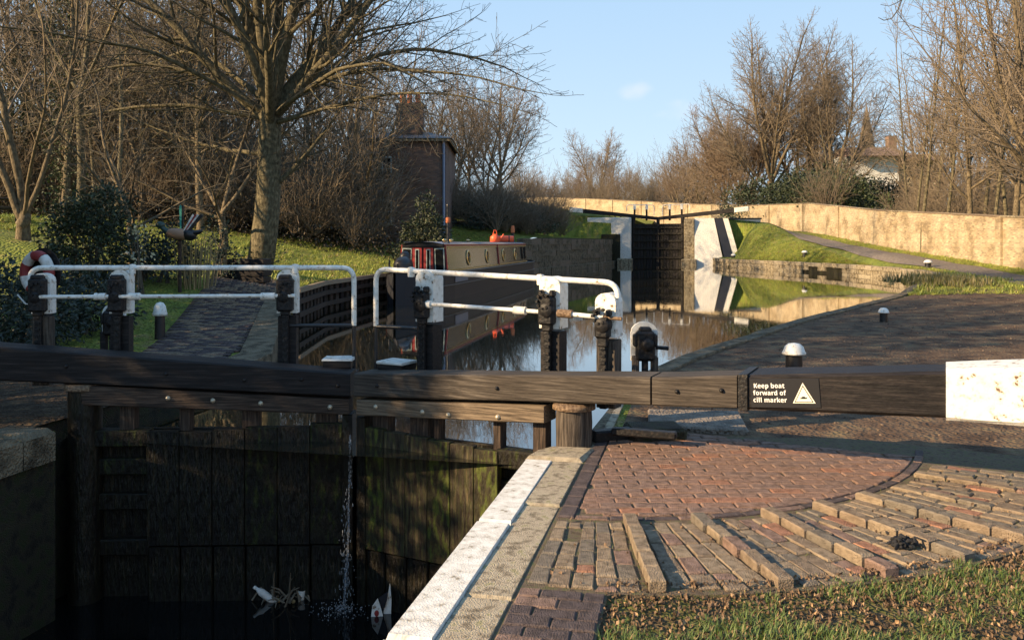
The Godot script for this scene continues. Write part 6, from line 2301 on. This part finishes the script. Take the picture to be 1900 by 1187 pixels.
func build_sky(env: Environment) -> void:
	var sky := ProceduralSkyMaterial.new()
	sky.sky_top_color = L(.13, .243, .41)
	sky.sky_horizon_color = L(.355, .44, .485)
	sky.sky_curve = .22
	sky.ground_bottom_color = L(.06, .05, .035)
	sky.ground_horizon_color = L(.2, .2, .2)
	sky.sun_angle_max = 8.0
	var im := Image.create(2048, 1024, false, Image.FORMAT_RGBA8)
	im.fill(Color(0, 0, 0, 0))
	var nz := FastNoiseLite.new()
	nz.seed = 12
	nz.frequency = .018
	nz.fractal_octaves = 5
	# small pink-lit clouds, scattered low round the whole sky; [degrees round from straight ahead, elevation, width, height]
	rng.seed = 400
	var puffs := [[8.3, 10.3, 2.0, .9], [11.2, 8.9, 2.4, 1.0]]
	for k in 16: puffs.append([rng.randf_range(30, 330), rng.randf_range(5, 14), rng.randf_range(2, 6), rng.randf_range(.6, 1.6)])
	for p in puffs:
		# a panorama's first column looks along -z in Godot
		var az: float = p[0] - YAW
		var cx: float = az / 360.0 * 2048.0
		var cy: float = 512.0 - p[1] / 180.0 * 1024.0
		var w: float = p[2] / 360.0 * 2048.0 * .5
		var h: float = p[3] / 180.0 * 1024.0 * .5
		for y in range(int(cy - h * 2), int(cy + h * 2)):
			for x in range(int(cx - w * 2), int(cx + w * 2)):
				var xx := posmod(x, 2048)
				var d := pow((x - cx) / w, 2) + pow((y - cy) / h, 2)
				var a := clampf((1.0 - d * .55) * .6 + nz.get_noise_2d(x * 4.0, y * 6.0) * .9, 0, 1) * smoothstep(3.2, 1.2, d)
				if a > 0: im.set_pixel(xx, y, Color(1, .72, .70, maxf(a * .07, im.get_pixel(xx, y).a)))
	sky.sky_cover = ImageTexture.create_from_image(im)
	sky.sky_cover_modulate = Color(1, 1, 1, 1)
	var s := Sky.new()
	s.sky_material = sky
	env.sky = s


func _ready() -> void:
	# ---- camera, sky, sun, exposure
	var cam := Camera3D.new()
	cam.name = "camera"
	cam.projection = Camera3D.PROJECTION_FRUSTUM
	cam.near = .1
	cam.far = 2500.0
	cam.size = 2.0 * .1 * 593.5 / 1550.0
	cam.frustum_offset = Vector2(0, -143.5 / 1550.0 * .1)
	cam.position = EYE
	cam.rotation.y = deg_to_rad(YAW)
	add_child(cam)
	cam.current = true
	var env := Environment.new()
	env.background_mode = Environment.BG_SKY
	build_sky(env)
	env.background_energy_multiplier = 1.0
	env.tonemap_mode = Environment.TONE_MAPPER_LINEAR
	env.tonemap_exposure = 2.25
	env.sdfgi_enabled = true
	env.ssao_enabled = true
	env.ssil_enabled = true
	var we := WorldEnvironment.new()
	we.name = "world_environment"
	we.environment = env
	add_child(we)
	var sun := DirectionalLight3D.new()
	sun.name = "sun"
	sun.light_energy = 1.6
	sun.light_color = Color(1.0, .87, .69)
	sun.light_angular_distance = .5
	sun.shadow_enabled = true
	add_child(sun)
	sun.look_at_from_position(Vector3.ZERO, Vector3(1.95, -1.0, -1.33), Vector3.UP)
	# ---- the place
	make_materials()
	boat_paints()
	plain("lifebuoy_red", Color(.24, .028, .026), .6)
	plain("duck_tan", Color(.30, .17, .10), .6)
	plain("duck_green", Color(.02, .045, .035), .4)
	plain("duck_teal", Color(.05, .30, .22), .5)
	plain("drum_green", Color(.04, .14, .11), .5)
	plain("pipe_blue", Color(.20, .24, .33), .6)
	plain("slate", Color(.10, .095, .10), .7)
	plain("roof_tile", Color(.20, .125, .085), .85)
	plain("foam", Color(.27, .29, .31), .4)
	plain("rag", Color(.012, .012, .014), .9)
	for q in [["leaf_dead", .045, .034, .02], ["leaf_pale", .35, .33, .22]]:
		plain(q[0], Color.WHITE, .7).vertex_color_use_as_albedo = true
		M[q[0]].set_meta("base", Color(q[1], q[2], q[3]))
	build_land()
	build_banks()
	build_lock()
	build_upper_lock()
	build_boundary()
	build_house()
	build_boat()
	build_left_bank()
	build_paving()
	build_lock_water()
	build_small()
	build_plants()
	build_grass()
